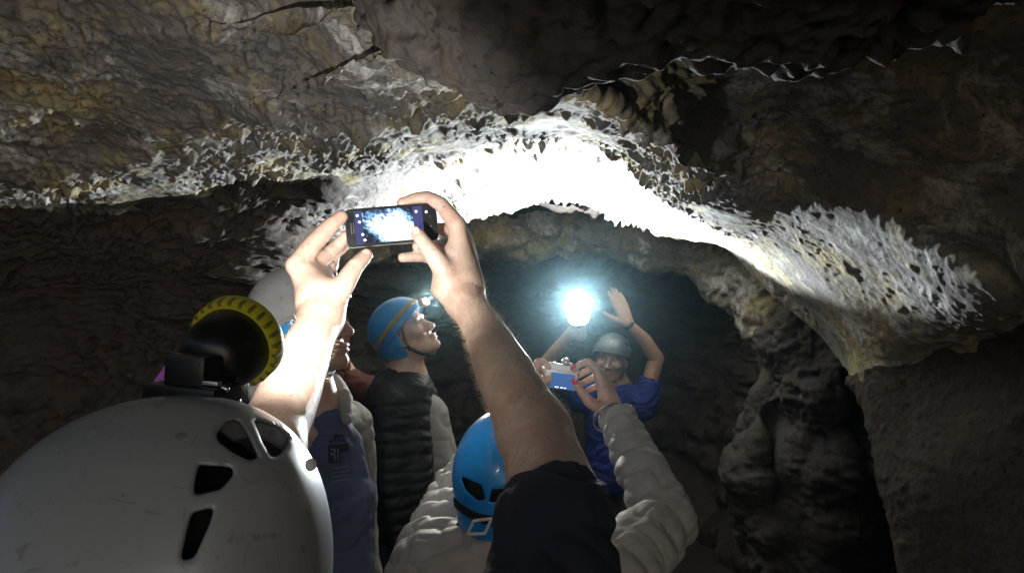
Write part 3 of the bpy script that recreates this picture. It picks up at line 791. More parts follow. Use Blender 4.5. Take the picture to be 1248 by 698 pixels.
# fine hair along the forearms
def arm_hair(name, body, segs, n, length, parent, seed):
    r2 = np.random.default_rng(seed); me = body.data
    co = np.empty(len(me.vertices) * 3, np.float32); me.vertices.foreach_get('co', co); co = co.reshape(-1, 3)
    no = np.empty(len(me.vertices) * 3, np.float32); me.vertices.foreach_get('normal', no); no = no.reshape(-1, 3)
    V, F = [], []
    for a, b, rad, share in segs:
        ba = b - a; h = (co - a) @ ba / (ba @ ba); dd = np.linalg.norm(co - a - h[:, None] * ba, axis=1)
        idx = np.nonzero((h > 0) & (h < 1) & (dd < rad))[0]
        if not len(idx): continue
        for i in r2.choice(idx, int(n * share)):
            t = ba / np.linalg.norm(ba); nn = no[i].astype(float)
            dirv = nn * r2.uniform(.45, 1.0) + t * r2.uniform(-.2, .9) + r2.normal(size=3) * .3
            dirv /= np.linalg.norm(dirv); L = length * r2.uniform(.4, 1.1); side = np.cross(dirv, nn + 1e-3); side /= np.linalg.norm(side) + 1e-9
            p0 = co[i] - nn * .0004; p1 = p0 + dirv * L * .55; p2 = p1 + (dirv * .7 + t * .5 - nn * .25) * L * .45
            k = len(V); w = .00013
            V += [p0 - side * w, p0 + side * w, p1 + side * w * .8, p1 - side * w * .8, p2 + side * w * .25, p2 - side * w * .25]
            F += [(k, k + 1, k + 2, k + 3), (k + 3, k + 2, k + 4, k + 5)]
    o = mesh_obj(name, V, F, M_ARMHAIR, parent); o['kind'] = 'stuff'
arm_hair('arm_hair', bodyA, [(ER, P(614, 452, 1.08), .07, .42), (P(614, 452, 1.08), P(587, 402, 1.18), .06, .30), (P(587, 402, 1.18), P(567, 345, 1.28), .05, .15), (P(352, 458, 1.06), P(385, 400, 1.17), .06, .10)], 5200, .014, A, 5)

# dark t-shirt: torso and sleeves
m = Model()
m.chain([neck + (0, 0, -.06), np.array([-.23, .66, 1.2]), np.array([-.24, .66, .95])], [.135, .165, .15], k=0.08)
m.chain([neck + (0, 0, -.03), (neck + SR) / 2 + (0, 0, -.01), SR], [.082, .084, .08], k=0.05); m.chain([neck + (0, 0, -.03), (neck + SL) / 2, SL], [.082, .084, .078], k=0.05)
m.chain([SR, P(674, 650, .82), P(680, 600, .875), ER], [.08, .066, .056, .056], k=0.05); m.cap(SL, np.array([-.405, .76, 1.515]), .078, .062, k=0.05)
hp = P(670, 606, .88); hn = ER - SR; hn /= np.linalg.norm(hn)
m.fnp(lambda p: np.maximum(-((p - hp) @ hn), np.linalg.norm(p - hp, axis=1) - .16), hp, .17, k=.004, op=1)
m.obj('t_shirt', 0.005, M_TEE, A, disp=wrinkle(.006, 8))
legs(A, (-.24, .66, .92), math.radians(75))

# helmet
m = Model()
HCm = P(172, 770, .62); RH = np.array([.134, .15, .176])
m.ell(HCm, RH, k=0.03); m.ell(P(288, 660, .610), (.062, .095, .088), k=0.05); m.ell(P(250, 590, .66), (.05, .085, .05), k=0.06)
m.ell(HCm, RH - .0085, op=1, k=0.002); m.ell(P(288, 660, .610), (.053, .085, .078), op=1, k=0.01)
V1 = [(264, 530), (277, 514), (289, 512), (299, 526), (314, 557), (304, 560), (285, 551), (266, 537)]
V2 = [(311, 513), (318, 514), (337, 521), (350, 532), (348, 544), (338, 555), (331, 556), (320, 538)]
V3 = [(243, 567), (283, 570), (283, 579), (269, 595), (238, 602), (238, 591)]
V4 = [(235, 625), (260, 619), (255, 637), (237, 677), (225, 682), (222, 677), (230, 641)]
for v in (V1, V2, V3, V4):
    fn, c, r = poly_cut(v, .3, .64, 0.8); m.fnp(fn, c, r, k=0.003, op=1)
m.fnp(lambda p: 1.53 - p[:, 2], HCm, .6, k=0.004, op=2)
helmA = m.obj('helmet', 0.0021, M_WHELM, A)
m = Model(); m.ell(HCm, RH - .022, k=0.02); m.ell(P(290, 655, .615), (.038, .07, .06), k=0.03)
m.fnp(lambda p: 1.55 - p[:, 2], HCm, .6, k=0.004, op=2)
m.obj('liner', 0.005, M_RUBBER, helmA)
rv = Frame(P(378, 566, .562), axes((.75, -.6, .25), (0, 0, 1)))
lathe('rivet', [(0, .0045), (.002, .0042), (.003, .002), (.0032, 0.0)], rv, M_WPLAST, helmA, 14)

# headlamp on the helmet
LA = thing('headlamp', '', '', LAMP_A); del LA['label']; del LA['category']; LA.parent = A; LA.matrix_parent_inverse = Matrix.Translation(-Vector(A.location))
ax = np.array([.18, 1.0, .36]); FA = Frame(P(284, 420, .745), axes(ax, (0, 0, 1)))
lathe('lamp_body', [(-.052, 0), (-.052, .016), (-.049, .024), (-.040, .031), (-.026, .0355), (-.004, .0365), (.014, .036), (.014, 0)], FA, M_BLACK, LA, 40)
lathe('bezel_ring', [(-.002, .0368), (-.002, .0415), (.000, .0432), (.014, .0437), (.018, .042), (.018, .034), (.012, .034), (.012, .0368), (-.002, .0368)], FA, M_YEL, LA, 72)
for i in range(26):
    a = 2 * math.pi * i / 26; u = np.array([0, math.cos(a), math.sin(a)]); R = np.stack([np.array([1., 0, 0]), u, np.cross([1, 0, 0], u)], 1)
    box_obj('grip_rib', FA(np.array([.0045, 0, 0]) + u * .0412), (.0068, .0023, .0021), FA.R @ R, M_YELD, LA, .0006, 1)
lathe('lens', [(.0135, .0338), (.0165, .030), (.018, 0)], FA, M_GLOWA, LA, 32)
RM = axes((.25, 1, 0), (0, 0, 1)) @ rot('X', 3)
box_obj('battery_box', P(250, 451, .70), (.030, .0195, .0155), RM, M_BLACK, LA, .004)
box_obj('mounting_plate', P(240, 476, .685), (.026, .034, .0065), RM, M_BLACK, LA, .002)
box_obj('mounting_plate', P(240, 465, .672), (.003, .0215, .0018), RM, M_STEEL, LA, .0006)
m = Model(); m.chain([P(262, 462, .69), P(272, 470, .685), P(279, 476, .69), P(287, 490, .70)], [.0055, .0065, .0055, .005], k=0.006); m.obj('hinge', 0.0018, M_BLACK, LA)
m = Model(); m.cap(P(272, 472, .668), P(276, 474, .668), .0026, k=0.002); m.obj('hinge_pin', 0.001, M_STEEL, LA)
FT = Frame(P(196, 467, .70), np.stack([np.array([1., 0, 0]), np.array([0, .2, .98]), np.array([0, -.98, .2])], 1))
pp = [(-.0225, -.018), (-.016, -.0155), (.004, .018), (.0065, .021), (.0065, -.001), (-.006, -.016)]
prism('strap_tab', pp, -.001, .001, FT, M_PURPLE, LA)

# the phone
ph = thing('phone', 'black phone held up sideways in both hands, its screen showing the bright cave roof', 'phone', P(476, 277, 1.30))
tl, tr, br, bl = P(423, 254, 1.295), P(525, 251, 1.315), P(531, 288, 1.305), P(430, 303, 1.285)
cx = (tl + tr + br + bl) / 4; ux = (tr + br - tl - bl); ux /= np.linalg.norm(ux); uy = (tl + tr - bl - br); uy -= ux * (uy @ ux); uy /= np.linalg.norm(uy)
FP = Frame(cx, np.stack([ux, uy, np.cross(ux, uy)], 1))        # z towards the viewer
hw, hh = .0730, .0315
def rr(w, h, r, n=5):
    o = []
    for sx, sy, a0 in ((1, 1, 0), (-1, 1, 90), (-1, -1, 180), (1, -1, 270)):
        for i in range(n + 1):
            a = math.radians(a0 + 90 * i / n); o.append((sx * (w - r) + r * math.cos(a), sy * (h - r) + r * math.sin(a)))
    return o
o = prism('phone_case', rr(hw, hh, .008), -.0075, .0, FP, M_BLACK, ph, .0012)
prism('frame', rr(hw + .0012, hh + .0012, .009), -.0065, -.0022, FP, M_STEEL, ph, .0006)
ms, n, b = new_mat('phone_screen'); L = n.links
tc = n.nodes.new('ShaderNodeTexCoord'); sp = n.nodes.new('ShaderNodeSeparateXYZ'); L.new(tc.outputs['Generated'], sp.inputs[0])
n1 = n.nodes.new('ShaderNodeTexNoise'); n1.inputs['Scale'].default_value = 9; n1.inputs['Detail'].default_value = 8; n1.inputs['Roughness'].default_value = .72; L.new(tc.outputs['Generated'], n1.inputs['Vector'])
def mth(op, a, c):
    x = n.nodes.new('ShaderNodeMath'); x.operation = op
    for i, v in enumerate((a, c)):
        if hasattr(v, 'is_output'): L.new(v, x.inputs[i])
        else: x.inputs[i].default_value = v
    return x.outputs[0]
X, Z = sp.outputs[0], sp.outputs[2]
# brightness of the filmed roof: a broad white band, crags at its left and upper edge
e = mth('SUBTRACT', 1.16, mth('ADD', mth('MULTIPLY', mth('ABSOLUTE', mth('SUBTRACT', X, .66), 0), 1.05), mth('MULTIPLY', mth('ABSOLUTE', mth('SUBTRACT', Z, mth('SUBTRACT', .62, mth('MULTIPLY', X, .38))), 0), 1.25)))
e = mth('ADD', e, mth('MULTIPLY', mth('SUBTRACT', n1.outputs[0], .5), 2.0))
cr = n.nodes.new('ShaderNodeValToRGB'); L.new(e, cr.inputs[0])
E = cr.color_ramp.elements; E[0].position = .12; E[0].color = (.004, .007, .02, 1); E[1].position = .72; E[1].color = (1, 1, 1, 1)
x = E.new(.30); x.color = (.05, .09, .16, 1); x = E.new(.45); x.color = (.20, .42, .80, 1); x = E.new(.60); x.color = (.72, .86, 1, 1)
b.inputs['Base Color'].default_value = (.01, .01, .012, 1); b.inputs['Roughness'].default_value = .12
L.new(cr.outputs[0], b.inputs['Emission Color']); b.inputs['Emission Strength'].default_value = 1.25
prism('screen', [(-.046, -.0275), (.035, -.0275), (.035, .0275), (-.046, .0275)], .0, .0004, FP, ms, ph)
M_UI = simple('dim_lit_screen', (.01, .01, .02), .12, emit=(.05, .06, .17), estr=1.0); M_UIW = simple('lit_icon', (.8, .8, .8), .3, emit=(.85, .92, 1), estr=1.3)
prism('menu_bar', [(-.0585, -.0275), (-.0462, -.0275), (-.0462, .0275), (-.0585, .0275)], .0, .0004, FP, M_UI, ph)
prism('menu_bar', [(.0352, -.0275), (.0505, -.0275), (.0505, .0275), (.0352, .0275)], .0, .0004, FP, M_UI, ph)
for qx, qy in ((-.0535, .020), (-.051, .009), (-.0475, -.012), (-.045, -.0215), (.041, .0185), (.0572, .0165)):
    lathe('screen_icon', [(0, .0021), (.0007, .0020), (.0008, 0)], Frame(FP((qx, qy, 0)), np.stack([FP.R[:, 2], FP.R[:, 0], FP.R[:, 1]], 1)), M_UIW, ph, 12)
for qx in (-.0655, -.0615):
    prism('speaker_slot', [(qx, -.009), (qx + .0014, -.009), (qx + .0014, .009), (qx, .009)], .0, .0005, FP, M_STEEL, ph)
pr = rr(.0022, .0085, .0016, 3)
m_ = prism('home_button', [(x + .0625, y) for x, y in pr], .0, .0008, FP, M_BLACK, ph)
ring('button_rim', Frame(FP((.0625, 0, .0009)), np.stack([FP.R[:, 2], FP.R[:, 0], FP.R[:, 1]], 1)), .0024, .0003, M_STEEL, ph, 24, ry=.0088)

# ------------------------------------------------------------------ the woman in the middle: blue helmet from behind, pale quilted jacket
E_ = thing('person', 'person seen from behind in a glossy blue helmet and pale grey quilted jacket, reaching up', 'person', (0.0, 1.5, 0))
m = Model()
HE = Frame(P(618, 590, 1.5), axes((0.25, 1, 0.35), (0, -.3, 1)))
m.ell(HE((0, 0, .02)), (.085, .078, .085), k=0.02); m.ell(HE((.04, 0, -.05)), (.055, .055, .075), k=0.03); m.ell(HE((.105, 0, -.04)), (.014, .012, .02), k=0.01)
for s in (-1, 1): m.ell((-.012, s * .076, -.02), (.018, .008, .028), T=HE, k=0.006)
nE = np.array([-.005, 1.47, 1.36]); m.cap(HE((-.02, 0, -.05)), nE, .05, .055, k=0.03)
S1 = P(738, 715, 1.44); E1 = P(812, 634, 1.62); W1 = P(750, 506, 1.88)
S0 = P(523, 705, 1.48); E0 = P(560, 600, 1.76); W0 = P(641, 478, 1.91)
m.chain([nE, (nE + S1) / 2, S1, E1, W1], [.06, .06, .05, .042, .0265], k=0.03); m.chain([nE, (nE + S0) / 2, S0, E0, W0], [.06, .06, .05, .042, .026], k=0.03)
m.chain([nE, np.array([.02, 1.49, 1.15]), np.array([.02, 1.5, .9])], [.09, .12, .12], k=0.06)
# her right hand pinching the camera
m.chain([W1, P(741, 492, 1.89)], [.0265, .024], k=0.012)
for mp, r in ((P(727, 450, 1.885), .0115), (P(733, 455, 1.905), .0115), (P(738, 462, 1.92), .011), (P(743, 470, 1.93), .0105)):
    m.cap(P(744, 496, 1.89), mp, .019, r, k=0.014)
m.chain([P(727, 450, 1.885), P(717, 441, 1.89), P(707, 444, 1.895), P(699.5, 450, 1.895)], [.0112, .0095, .0085, .0072], k=0.004)
m.chain([P(733, 455, 1.905), P(722, 449, 1.925), P(711, 454, 1.93), P(703, 459, 1.925)], [.0105, .0092, .0083, .007], k=0.004)
m.chain([P(738, 462, 1.92), P(726, 459, 1.945), P(715, 464, 1.945), P(708, 468, 1.94)], [.0105, .009, .008, .007], k=0.004)
m.chain([P(743, 470, 1.93), P(731, 469, 1.95), P(722, 473, 1.948), P(716, 476, 1.94)], [.0098, .0083, .0074, .0065], k=0.004)
m.chain([P(737, 500, 1.875), P(719, 490, 1.865), P(709, 478, 1.87), P(701.5, 467, 1.876)], [.0175, .0135, .0105, .008], k=0.009)
# her left hand on the other end of the camera
for mp, r in ((P(652, 452, 1.90), .0115), (P(647, 454, 1.915), .0115), (P(643, 459, 1.93), .011), (P(640, 465, 1.94), .0105)):
    m.cap(P(642, 480, 1.91), mp, .02, r, k=0.014)
m.chain([P(652, 452, 1.90), P(656, 441, 1.905), P(663, 441, 1.91), P(669, 447, 1.91)], [.011, .0095, .0085, .007], k=0.004)
m.chain([P(647, 454, 1.915), P(652, 447, 1.935), P(661, 451, 1.94), P(669, 456, 1.935)], [.0105, .0092, .0083, .007], k=0.004)
m.chain([P(643, 459, 1.93), P(650, 457, 1.95), P(660, 461, 1.953), P(668, 465, 1.945)], [.0105, .009, .008, .007], k=0.004)
m.chain([P(645, 474, 1.895), P(654, 468, 1.882), P(662, 465, 1.882), P(670, 461, 1.887)], [.016, .0125, .0105, .008], k=0.008)
m.obj('body', 0.0032, M_SKIN2, E_)
for c, dr, up in ((P(698.5, 447.5, 1.888), (-.75, 0, -.6), (-.5, -.5, .7)), (P(700, 464.5, 1.869), (-.5, .1, .7), (-.4, -.9, -.2))):
    sphere_obj('fingernail', c, (.0088, .0068, .0028), M_RED, E_, R=axes(dr, up))
sphere_obj('fingernail', P(702, 458, 1.918), (.0075, .006, .0025), M_RED, E_, R=axes((-.8, 0, -.5), (-.5, -.4, .7)))

def quilted(segs, seed=0.0, amp=.0065, pitch=.062, wa=.0055):
    """padded cloth: rows of stitching across each limb, with puckers between them"""
    wr = wrinkle(wa, 9, seed)
    def fn(p):
        p64 = p.astype(np.float64); best = np.full(len(p), 9.); t = np.zeros(len(p))
        for a, b in segs:
            a = np.asarray(a, float); b = np.asarray(b, float); ba = b - a; L = np.linalg.norm(ba)
            h = np.clip((p64 - a) @ ba / (L * L), 0, 1); d = np.linalg.norm(p64 - a - h[:, None] * ba, axis=1)
            s = d < best; best = np.where(s, d, best); t = np.where(s, (h * L + np.linalg.norm(a) * 3.7), t)
        t = t + perlin(p * 7 + seed) * .020
        r = np.abs(np.sin(t / pitch * math.pi))
        return (amp * (np.power(r, .55) - .75) + wr(p)).astype(np.float64)
    return fn
m = Model()
q1 = W1 + (E1 - W1) * .06
m.chain([nE + (0, 0, -.05), (nE + S1) / 2 + (0, 0, -.03), S1, E1, E1 + (W1 - E1) * .55, q1], [.10, .10, .092, .066, .0560, .0455], k=0.03)
m.chain([nE + (0, 0, -.05), (nE + S0) / 2 + (0, 0, -.03), S0, E0, W0 + (E0 - W0) * .08], [.10, .098, .088, .066, .046], k=0.03)
m.chain([nE + (0, 0, -.06), np.array([.02, 1.49, 1.15]), np.array([.02, 1.5, .88])], [.12, .17, .17], k=0.08)
m.cap(q1 + (W1 - E1) * .02, W1 + (W1 - E1) * .4, .040, .040, op=1, k=0.004)
m.obj('quilted_jacket', 0.0042, M_PUFF, E_, disp=quilted([(S1, E1), (E1, q1), (S0, E0), (E0, W0), ((.02, 1.49, 1.3), (.02, 1.5, .88))], 2.0))
m = Model(); m.chain([nE + (-.09, -.01, -.02), nE + (-.05, -.045, .012), nE + (.03, -.05, .012), nE + (.08, -.0, -.02)], [.04, .045, .045, .04], k=0.02)
m.obj('collar', 0.005, M_PUFF, E_, disp=wrinkle(.005, 12, 4))
m = Model(); c0 = W1 + (E1 - W1) * .075; m.chain([c0, W1 + (E1 - W1) * .02], [.037, .035], k=0.004); m.cap(c0, W1 + (W1 - E1) * .25, .032, .031, op=1, k=0.002)
m.obj('cuff', 0.003, M_HOOD, E_)
fb = Frame(P(744, 509, 1.872), axes((-.30, .92, .50), (0, 0, 1)))
ring('bracelet', fb, .0425, .0019, M_STEEL, E_, 48, ry=.0405)
m = Model(); m.chain([HE((-.08, 0, -.05)), HE((-.09, .01, -.10)), HE((-.09, 0, -.15))], [.05, .05, .035], k=0.02); m.cap(HE((-.06, -.05, -.07)), HE((-.06, .05, -.07)), .035, k=.02); m.obj('hair', 0.004, M_HAIR, E_)
legs(E_, (.02, 1.5, .86), math.radians(85))
# her helmet
HCe = P(619, 579, 1.505); Re = np.array([.1035, .128, .124]); RRe = rot('Z', -6)
m = Model(); m.ell(HCe, Re, R=RRe, k=.02); m.ell(HCe + (0, -.03, -.075), (.085, .09, .05), k=0.035)
m.ell(HCe, Re - .008, R=RRe, op=1, k=.002); m.ell(HCe + (0, -.03, -.09), (.076, .081, .05), op=1, k=0.01)
for v in ([(564, 582), (586, 592), (590, 607), (583, 608), (569, 596)], [(601, 597), (627, 597), (623, 609), (598, 610)], [(636, 596), (660, 588), (654, 604), (634, 609)]):
    fn, c, r = poly_cut(v, 1.3, 1.5, 1.2); m.fnp(fn, c, r, k=0.004, op=1)
m.fnp(lambda p: (HCe[2] - .118 + .35 * (p[:, 1] - HCe[1]) + .04) - p[:, 2], HCe, .4, k=.004, op=2)
he = m.obj('helmet', 0.0026, M_BHELM, E_)
m = Model(); m.ell(HCe, Re - .017, R=RRe); m.obj('liner', 0.005, M_RUBBER, he)
m = Model(); m.ell(HCe, Re + .0022, R=RRe, k=.02); m.ell(HCe + (0, -.03, -.075), (.0872, .0922, .0522), k=0.035); m.ell(HCe, Re - .003, R=RRe, op=1); m.ell(HCe + (0, -.03, -.085), (.08, .085, .05), op=1, k=.01)
def belt(p):
    y = np.maximum(p[:, 1], .05); py = 349 - (p[:, 2] - CAM_Z) / y * FPX; px = p[:, 0] / y * FPX + 624
    return np.maximum(np.abs(py - (633 - .010 * (px - 600) ** 2)) * y / FPX - .0085, p[:, 1] - 1.52)
m.fnp(belt, HCe, .4, k=.002, op=2); m.obj('back_strap', 0.0026, M_BLKSTRAP, he)
bk = Frame(P(584.5, 639, 1.372), axes((0.25, -1, -.25), (.18, 0, 1)))
mm = Model(); pts = [(.004, .0165, .0155), (.004, -.013, .0085), (.004, -.0185, -.017), (.004, .012, -.013), (.004, .0165, .0155)]
mm.chain(pts, [.0028] * 5, T=bk, k=.002); mm.obj('buckle', 0.0014, M_WPLAST, he)

# ------------------------------------------------------------------ the compact camera she holds
cm = thing('camera', 'small silver compact camera held overhead by a hand with red nails', 'camera', P(685, 459, 1.92))
c0 = P(684, 460, 1.91); FC = Frame(c0, axes((-.05, -1, -.08), (.13, 0, 1)))    # x towards the viewer, y to its left
cw, chh = .0385, .0285
box_obj('camera_body', FC((-.011, 0, 0)), (.0105, cw, chh), FC.R, M_SILVER, cm, .004, 3)
box_obj('top_plate', FC((-.0105, 0, chh - .0055)), (.0125, cw + .0012, .0072), FC.R, M_WPLAST, cm, .003, 3)
M_LCD = simple('camera_screen', (.02, .03, .06), .15, emit=(.05, .13, .36), estr=.7)
box_obj('screen', FC((-.0002, .004, -.008)), (.0008, .029, .0185), FC.R, M_LCD, cm, .0004, 1)
for i, (yy, w) in enumerate(((.012, .0028), (.004, .0028), (-.008, .0045))): box_obj('screen_readout', FC((.0008, yy, -.0235)), (.0003, w, .0011), FC.R, M_UIW, cm, 0)
lathe('mode_dial', [(0, .0075), (.006, .0075), (.007, .0065), (.007, 0)], Frame(FC((-.011, .017, chh)), FC.R @ rot('Y', -90)), M_STEEL, cm, 24)
lathe('shutter_button', [(0, .006), (.003, .006), (.004, .004), (.004, 0)], Frame(FC((-.011, -.022, chh)), FC.R @ rot('Y', -90)), M_STEEL, cm, 20)
lathe('lens_barrel', [(0, .02), (.010, .02), (.010, .017), (.020, .017), (.021, .014), (.019, 0)], Frame(FC((-.021, .004, 0)), FC.R @ rot('Z', 180)), M_STEEL, cm, 28)
m = Model(); m.ell(FC((-.011, .006, chh + .010)), (.0155, .0105, .0085), R=FC.R); m.obj('flash_housing', .002, M_SILVER, cm)

# ------------------------------------------------------------------ the woman in profile: blue helmet, lit headlamp, black padded jacket
C_ = thing('person', 'person in profile in blue helmet with lit headlamp and black padded jacket, gazing up', 'person', (-.40, 3.1, 0))
HC_ = Frame(P(493.5, 407.5, 3.1), axes((.80, -.25, .58), (-.5, 0, .85)))
m = Model(); add_head(m, HC_)
nC = np.array([-.415, 3.12, 1.485]); m.cap(HC_((-.02, 0, -.055)), nC, .052, .060, k=0.03)
SCr = P(472, 492, 3.02); SCl = np.array([-.40, 3.32, 1.40]); ECr = P(478, 592, 2.98); WCr = P(490, 668, 2.97)
m.chain([nC, SCr, ECr, WCr], [.06, .05, .042, .028], k=0.03); m.chain([nC, SCl, np.array([-.38, 3.38, 1.12]), np.array([-.3, 3.36, .88])], [.06, .05, .042, .028], k=0.03)
m.chain([nC, np.array([-.40, 3.14, 1.2]), np.array([-.41, 3.14, .88])], [.08, .115, .12], k=0.06)
add_hand(m, Frame(WCr, axes((.12, 0, -1), (-.2, -1, 0)) @ np.diag([1, 1, 1])), [(.35, .45, .3)] * 4, s=.92)
add_hand(m, Frame((-.3, 3.36, .88), axes((.1, 0, -1), (0, 1, 0))), [(.3, .4, .3)] * 4, s=.92)
m.obj('body', 0.0038, M_SKIN2, C_)
face_details(HC_, C_, M_GREYHAIR)
m = Model(); m.ell((-.02, 0, .015), (.092, .08, .085), T=HC_, k=.02); m.cap((-.055, 0, -.06), (-.06, 0, -.02), .05, .07, T=HC_, k=.02)
m.fnp(lambda p: np.maximum(((p - HC_.o) @ HC_.R)[:, 0] - .035, -.085 - ((p - HC_.o) @ HC_.R)[:, 2]), HC_.o, .3, k=.01, op=2); m.obj('hair', .005, M_GREYHAIR, C_, disp=wrinkle(.003, 30))
hc = helmet(C_, HC_, M_BHELM2, M_BHELM2, .0038, tilt=.33, z0=.012, strap_band=M_TANBAND, vents=False)
# lamp on the brow of the helmet
c = LAMP_C; Rl = axes(HC_.R[:, 0] * .9 + np.array([0, -.35, 0]), (0, 0, 1))
FLc = Frame(c, Rl)
box_obj('headlamp', FLc((-.012, 0, 0)), (.012, .019, .0145), Rl, M_WPLAST, hc, .004, 3)
lathe('headlamp_lens', [(0, .0135), (.003, .0125), (.005, .008), (.0055, 0)], FLc, M_GLOWC, hc, 20)
m = Model()   # chin strap: two straps meet in front of the ear, one runs under the chin
sd = -1
m.chain([(.048, sd * .088, .045), (.022, sd * .082, -.02), (.012, sd * .079, -.05)], [.0045] * 3, T=HC_, k=.002)
m.chain([(-.06, sd * .085, .0), (-.01, sd * .088, -.035), (.012, sd * .079, -.05)], [.004] * 3, T=HC_, k=.002)
m.obj('side_strap', .0022, M_STRAP, hc)
m = Model(); m.chain([(.012, sd * .079, -.05), (.032, sd * .066, -.092), (.048, sd * .03, -.120), (.05, 0, -.125), (.048, .03, -.12), (.032, .066, -.092), (.012, .079, -.05)], [.0068] * 7, T=HC_, k=.002)
m.obj('chin_strap', .0024, M_BLKSTRAP, hc)
box_obj('strap_buckle', HC_((.016, sd * .082, -.056)), (.007, .003, .010), HC_.R, M_BLACK, hc, .001, 1)
m = Model()
m.chain([nC + (0, 0, -.03), SCr, ECr, WCr + (ECr - WCr) * .1], [.085, .092, .076, .055], k=0.04)
m.chain([nC + (0, 0, -.03), SCl, np.array([-.38, 3.39, 1.12]), np.array([-.31, 3.37, .91])], [.085, .092, .072, .055], k=0.04)
m.chain([nC + (-.02, 0, -.06), np.array([-.45, 3.16, 1.2]), np.array([-.44, 3.16, .82])], [.115, .155, .155], k=0.06)
m.chain([np.array([-.372, 3.05, 1.45]), np.array([-.352, 3.02, 1.25]), np.array([-.348, 3.0, 1.1]), np.array([-.36, 3.02, .85])], [.05, .058, .06, .06], k=.05)
m.cap(np.array([-.222, 3.04, 1.60]), np.array([-.165, 3.02, .8]), .085, .10, op=1, k=.02)
m.cap(WCr, WCr + (WCr - ECr) * .4, .045, .045, op=1, k=.004)
m.obj('padded_jacket', 0.006, M_BPUFF, C_, disp=quilted([(SCr, ECr), (ECr, WCr), (SCl, (-.38, 3.39, 1.12)), ((-.43, 3.16, 1.5), (-.43, 3.16, .8))], 5.0, .005, .046, .0035))
m = Model(); m.cap(nC + (0, 0, -.07), nC + (0, 0, .015), .105, .092); m.cap(nC + (.005, 0, -.2), nC + (.005, 0, .2), .080, .080, op=1); m.ell(nC + (.10, -.045, .02), (.06, .05, .12), op=1)
m.fnp(lambda p: np.abs(p[:, 2] - nC[2] + .02 + .25 * (p[:, 0] - nC[0])) - .055, nC, .3, k=.01, op=2)
m.obj('collar', .006, M_BPUFF, C_, disp=wrinkle(.003, 8))
m = Model(); m.chain([nC + (.02, .01, -.06), np.array([-.345, 3.13, 1.34]), np.array([-.318, 3.14, 1.18]), np.array([-.35, 3.15, .86])], [.065, .10, .112, .12], k=.05)
m.obj('t_shirt', .006, M_GREYTEE, C_, disp=wrinkle(.005, 6))
legs(C_, (-.41, 3.14, .84), math.radians(-10))

# ------------------------------------------------------------------ the man behind the raised left arm: white helmet, fleece and blue t-shirt
B_ = thing('person', 'person behind the raised left arm in white helmet, slate blue printed t-shirt and fleece', 'person', (-.43, 1.85, 0))
HB = Frame(P(367, 389, 1.80), axes((.97, -.10, .16), (-.12, 0, 1)))
m = Model(); add_head(m, HB)
nB = np.array([-.455, 1.83, 1.575]); m.cap(HB((-.02, 0, -.055)), nB, .058, .066, k=0.03)
SBr = np.array([-.52, 1.66, 1.48]); SBl = np.array([-.42, 2.04, 1.48])
m.chain([nB + (0, 0, -.05), SBr, np.array([-.58, 1.68, 1.2]), np.array([-.50, 1.72, .95])], [.055, .05, .045, .03], k=0.02); m.chain([nB + (0, 0, -.05), SBl, np.array([-.41, 2.1, 1.2]), np.array([-.35, 2.08, .95])], [.055, .05, .045, .03], k=0.02)
m.chain([nB + (0, 0, -.1), np.array([-.46, 1.85, 1.3]), np.array([-.45, 1.85, .92])], [.07, .10, .11], k=0.04)
add_hand(m, Frame((-.50, 1.72, .95), axes((.2, 0, -1), (-.2, -1, 0))), [(.35, .45, .3)] * 4); add_hand(m, Frame((-.35, 2.08, .95), axes((.2, 0, -1), (0, 1, 0))), [(.35, .45, .3)] * 4)
m.obj('body', 0.0036, M_SKIN2, B_)
face_details(HB, B_, M_GREYHAIR)
hb = helmet(B_, HB, M_WHELM, M_BHELM2, .0034, tilt=.30, z0=.012, vents=False)
m = Model(); m.chain([(.02, -.082, -.03), (.03, -.068, -.09), (.045, -.03, -.122), (.047, 0, -.127), (.045, .03, -.122), (.03, .068, -.09), (.02, .082, -.03)], [.0072] * 7, T=HB, k=.002)
m.obj('chin_strap', .0024, M_BLKSTRAP, hb)
m = Model()
m.chain([nB + (.015, 0, -.055), np.array([-.435, 1.83, 1.45]), np.array([-.425, 1.83, 1.35]), np.array([-.435, 1.84, 1.05]), np.array([-.44, 1.85, .85])], [.078, .11, .125, .128, .13], k=.06)
teeB = m.obj('t_shirt', .0055, M_BLUETEE, B_, disp=wrinkle(.006, 8))
m = Model()
m.chain([nB + (-.03, 0, -.05), SBr, np.array([-.585, 1.68, 1.2]), np.array([-.51, 1.715, .98])], [.09, .085, .07, .05], k=.04); m.chain([nB + (-.03, 0, -.05), SBl, np.array([-.41, 2.11, 1.2]), np.array([-.36, 2.085, .98])], [.09, .082, .07, .05], k=.04)
m.chain([np.array([-.50, 1.86, 1.42]), np.array([-.51, 1.87, 1.1]), np.array([-.51, 1.87, .85])], [.125, .14, .145], k=.06)
m.cap(np.array([-.40, 1.70, 1.65]), np.array([-.385, 1.70, .7]), .118, .125, op=1, k=.02)
m.obj('fleece_jacket', .0065, M_HOOD, B_, disp=wrinkle(.005, 7, 3))
m = Model(); m.chain([P(352, 448, 1.72), P(322, 470, 1.74), P(330, 486, 1.9), P(345, 478, 1.95)], [.035, .055, .06, .05], k=.03)
m.chain([P(372, 470, 1.98), P(408, 466, 1.93), P(418, 486, 1.86), P(424, 512, 1.80)], [.04, .026, .028, .016], k=.03)
m.obj('hood', .0055, M_HOOD, B_, disp=wrinkle(.004, 8, 8))
legs(B_, (-.45, 1.85, .86), math.radians(-20))

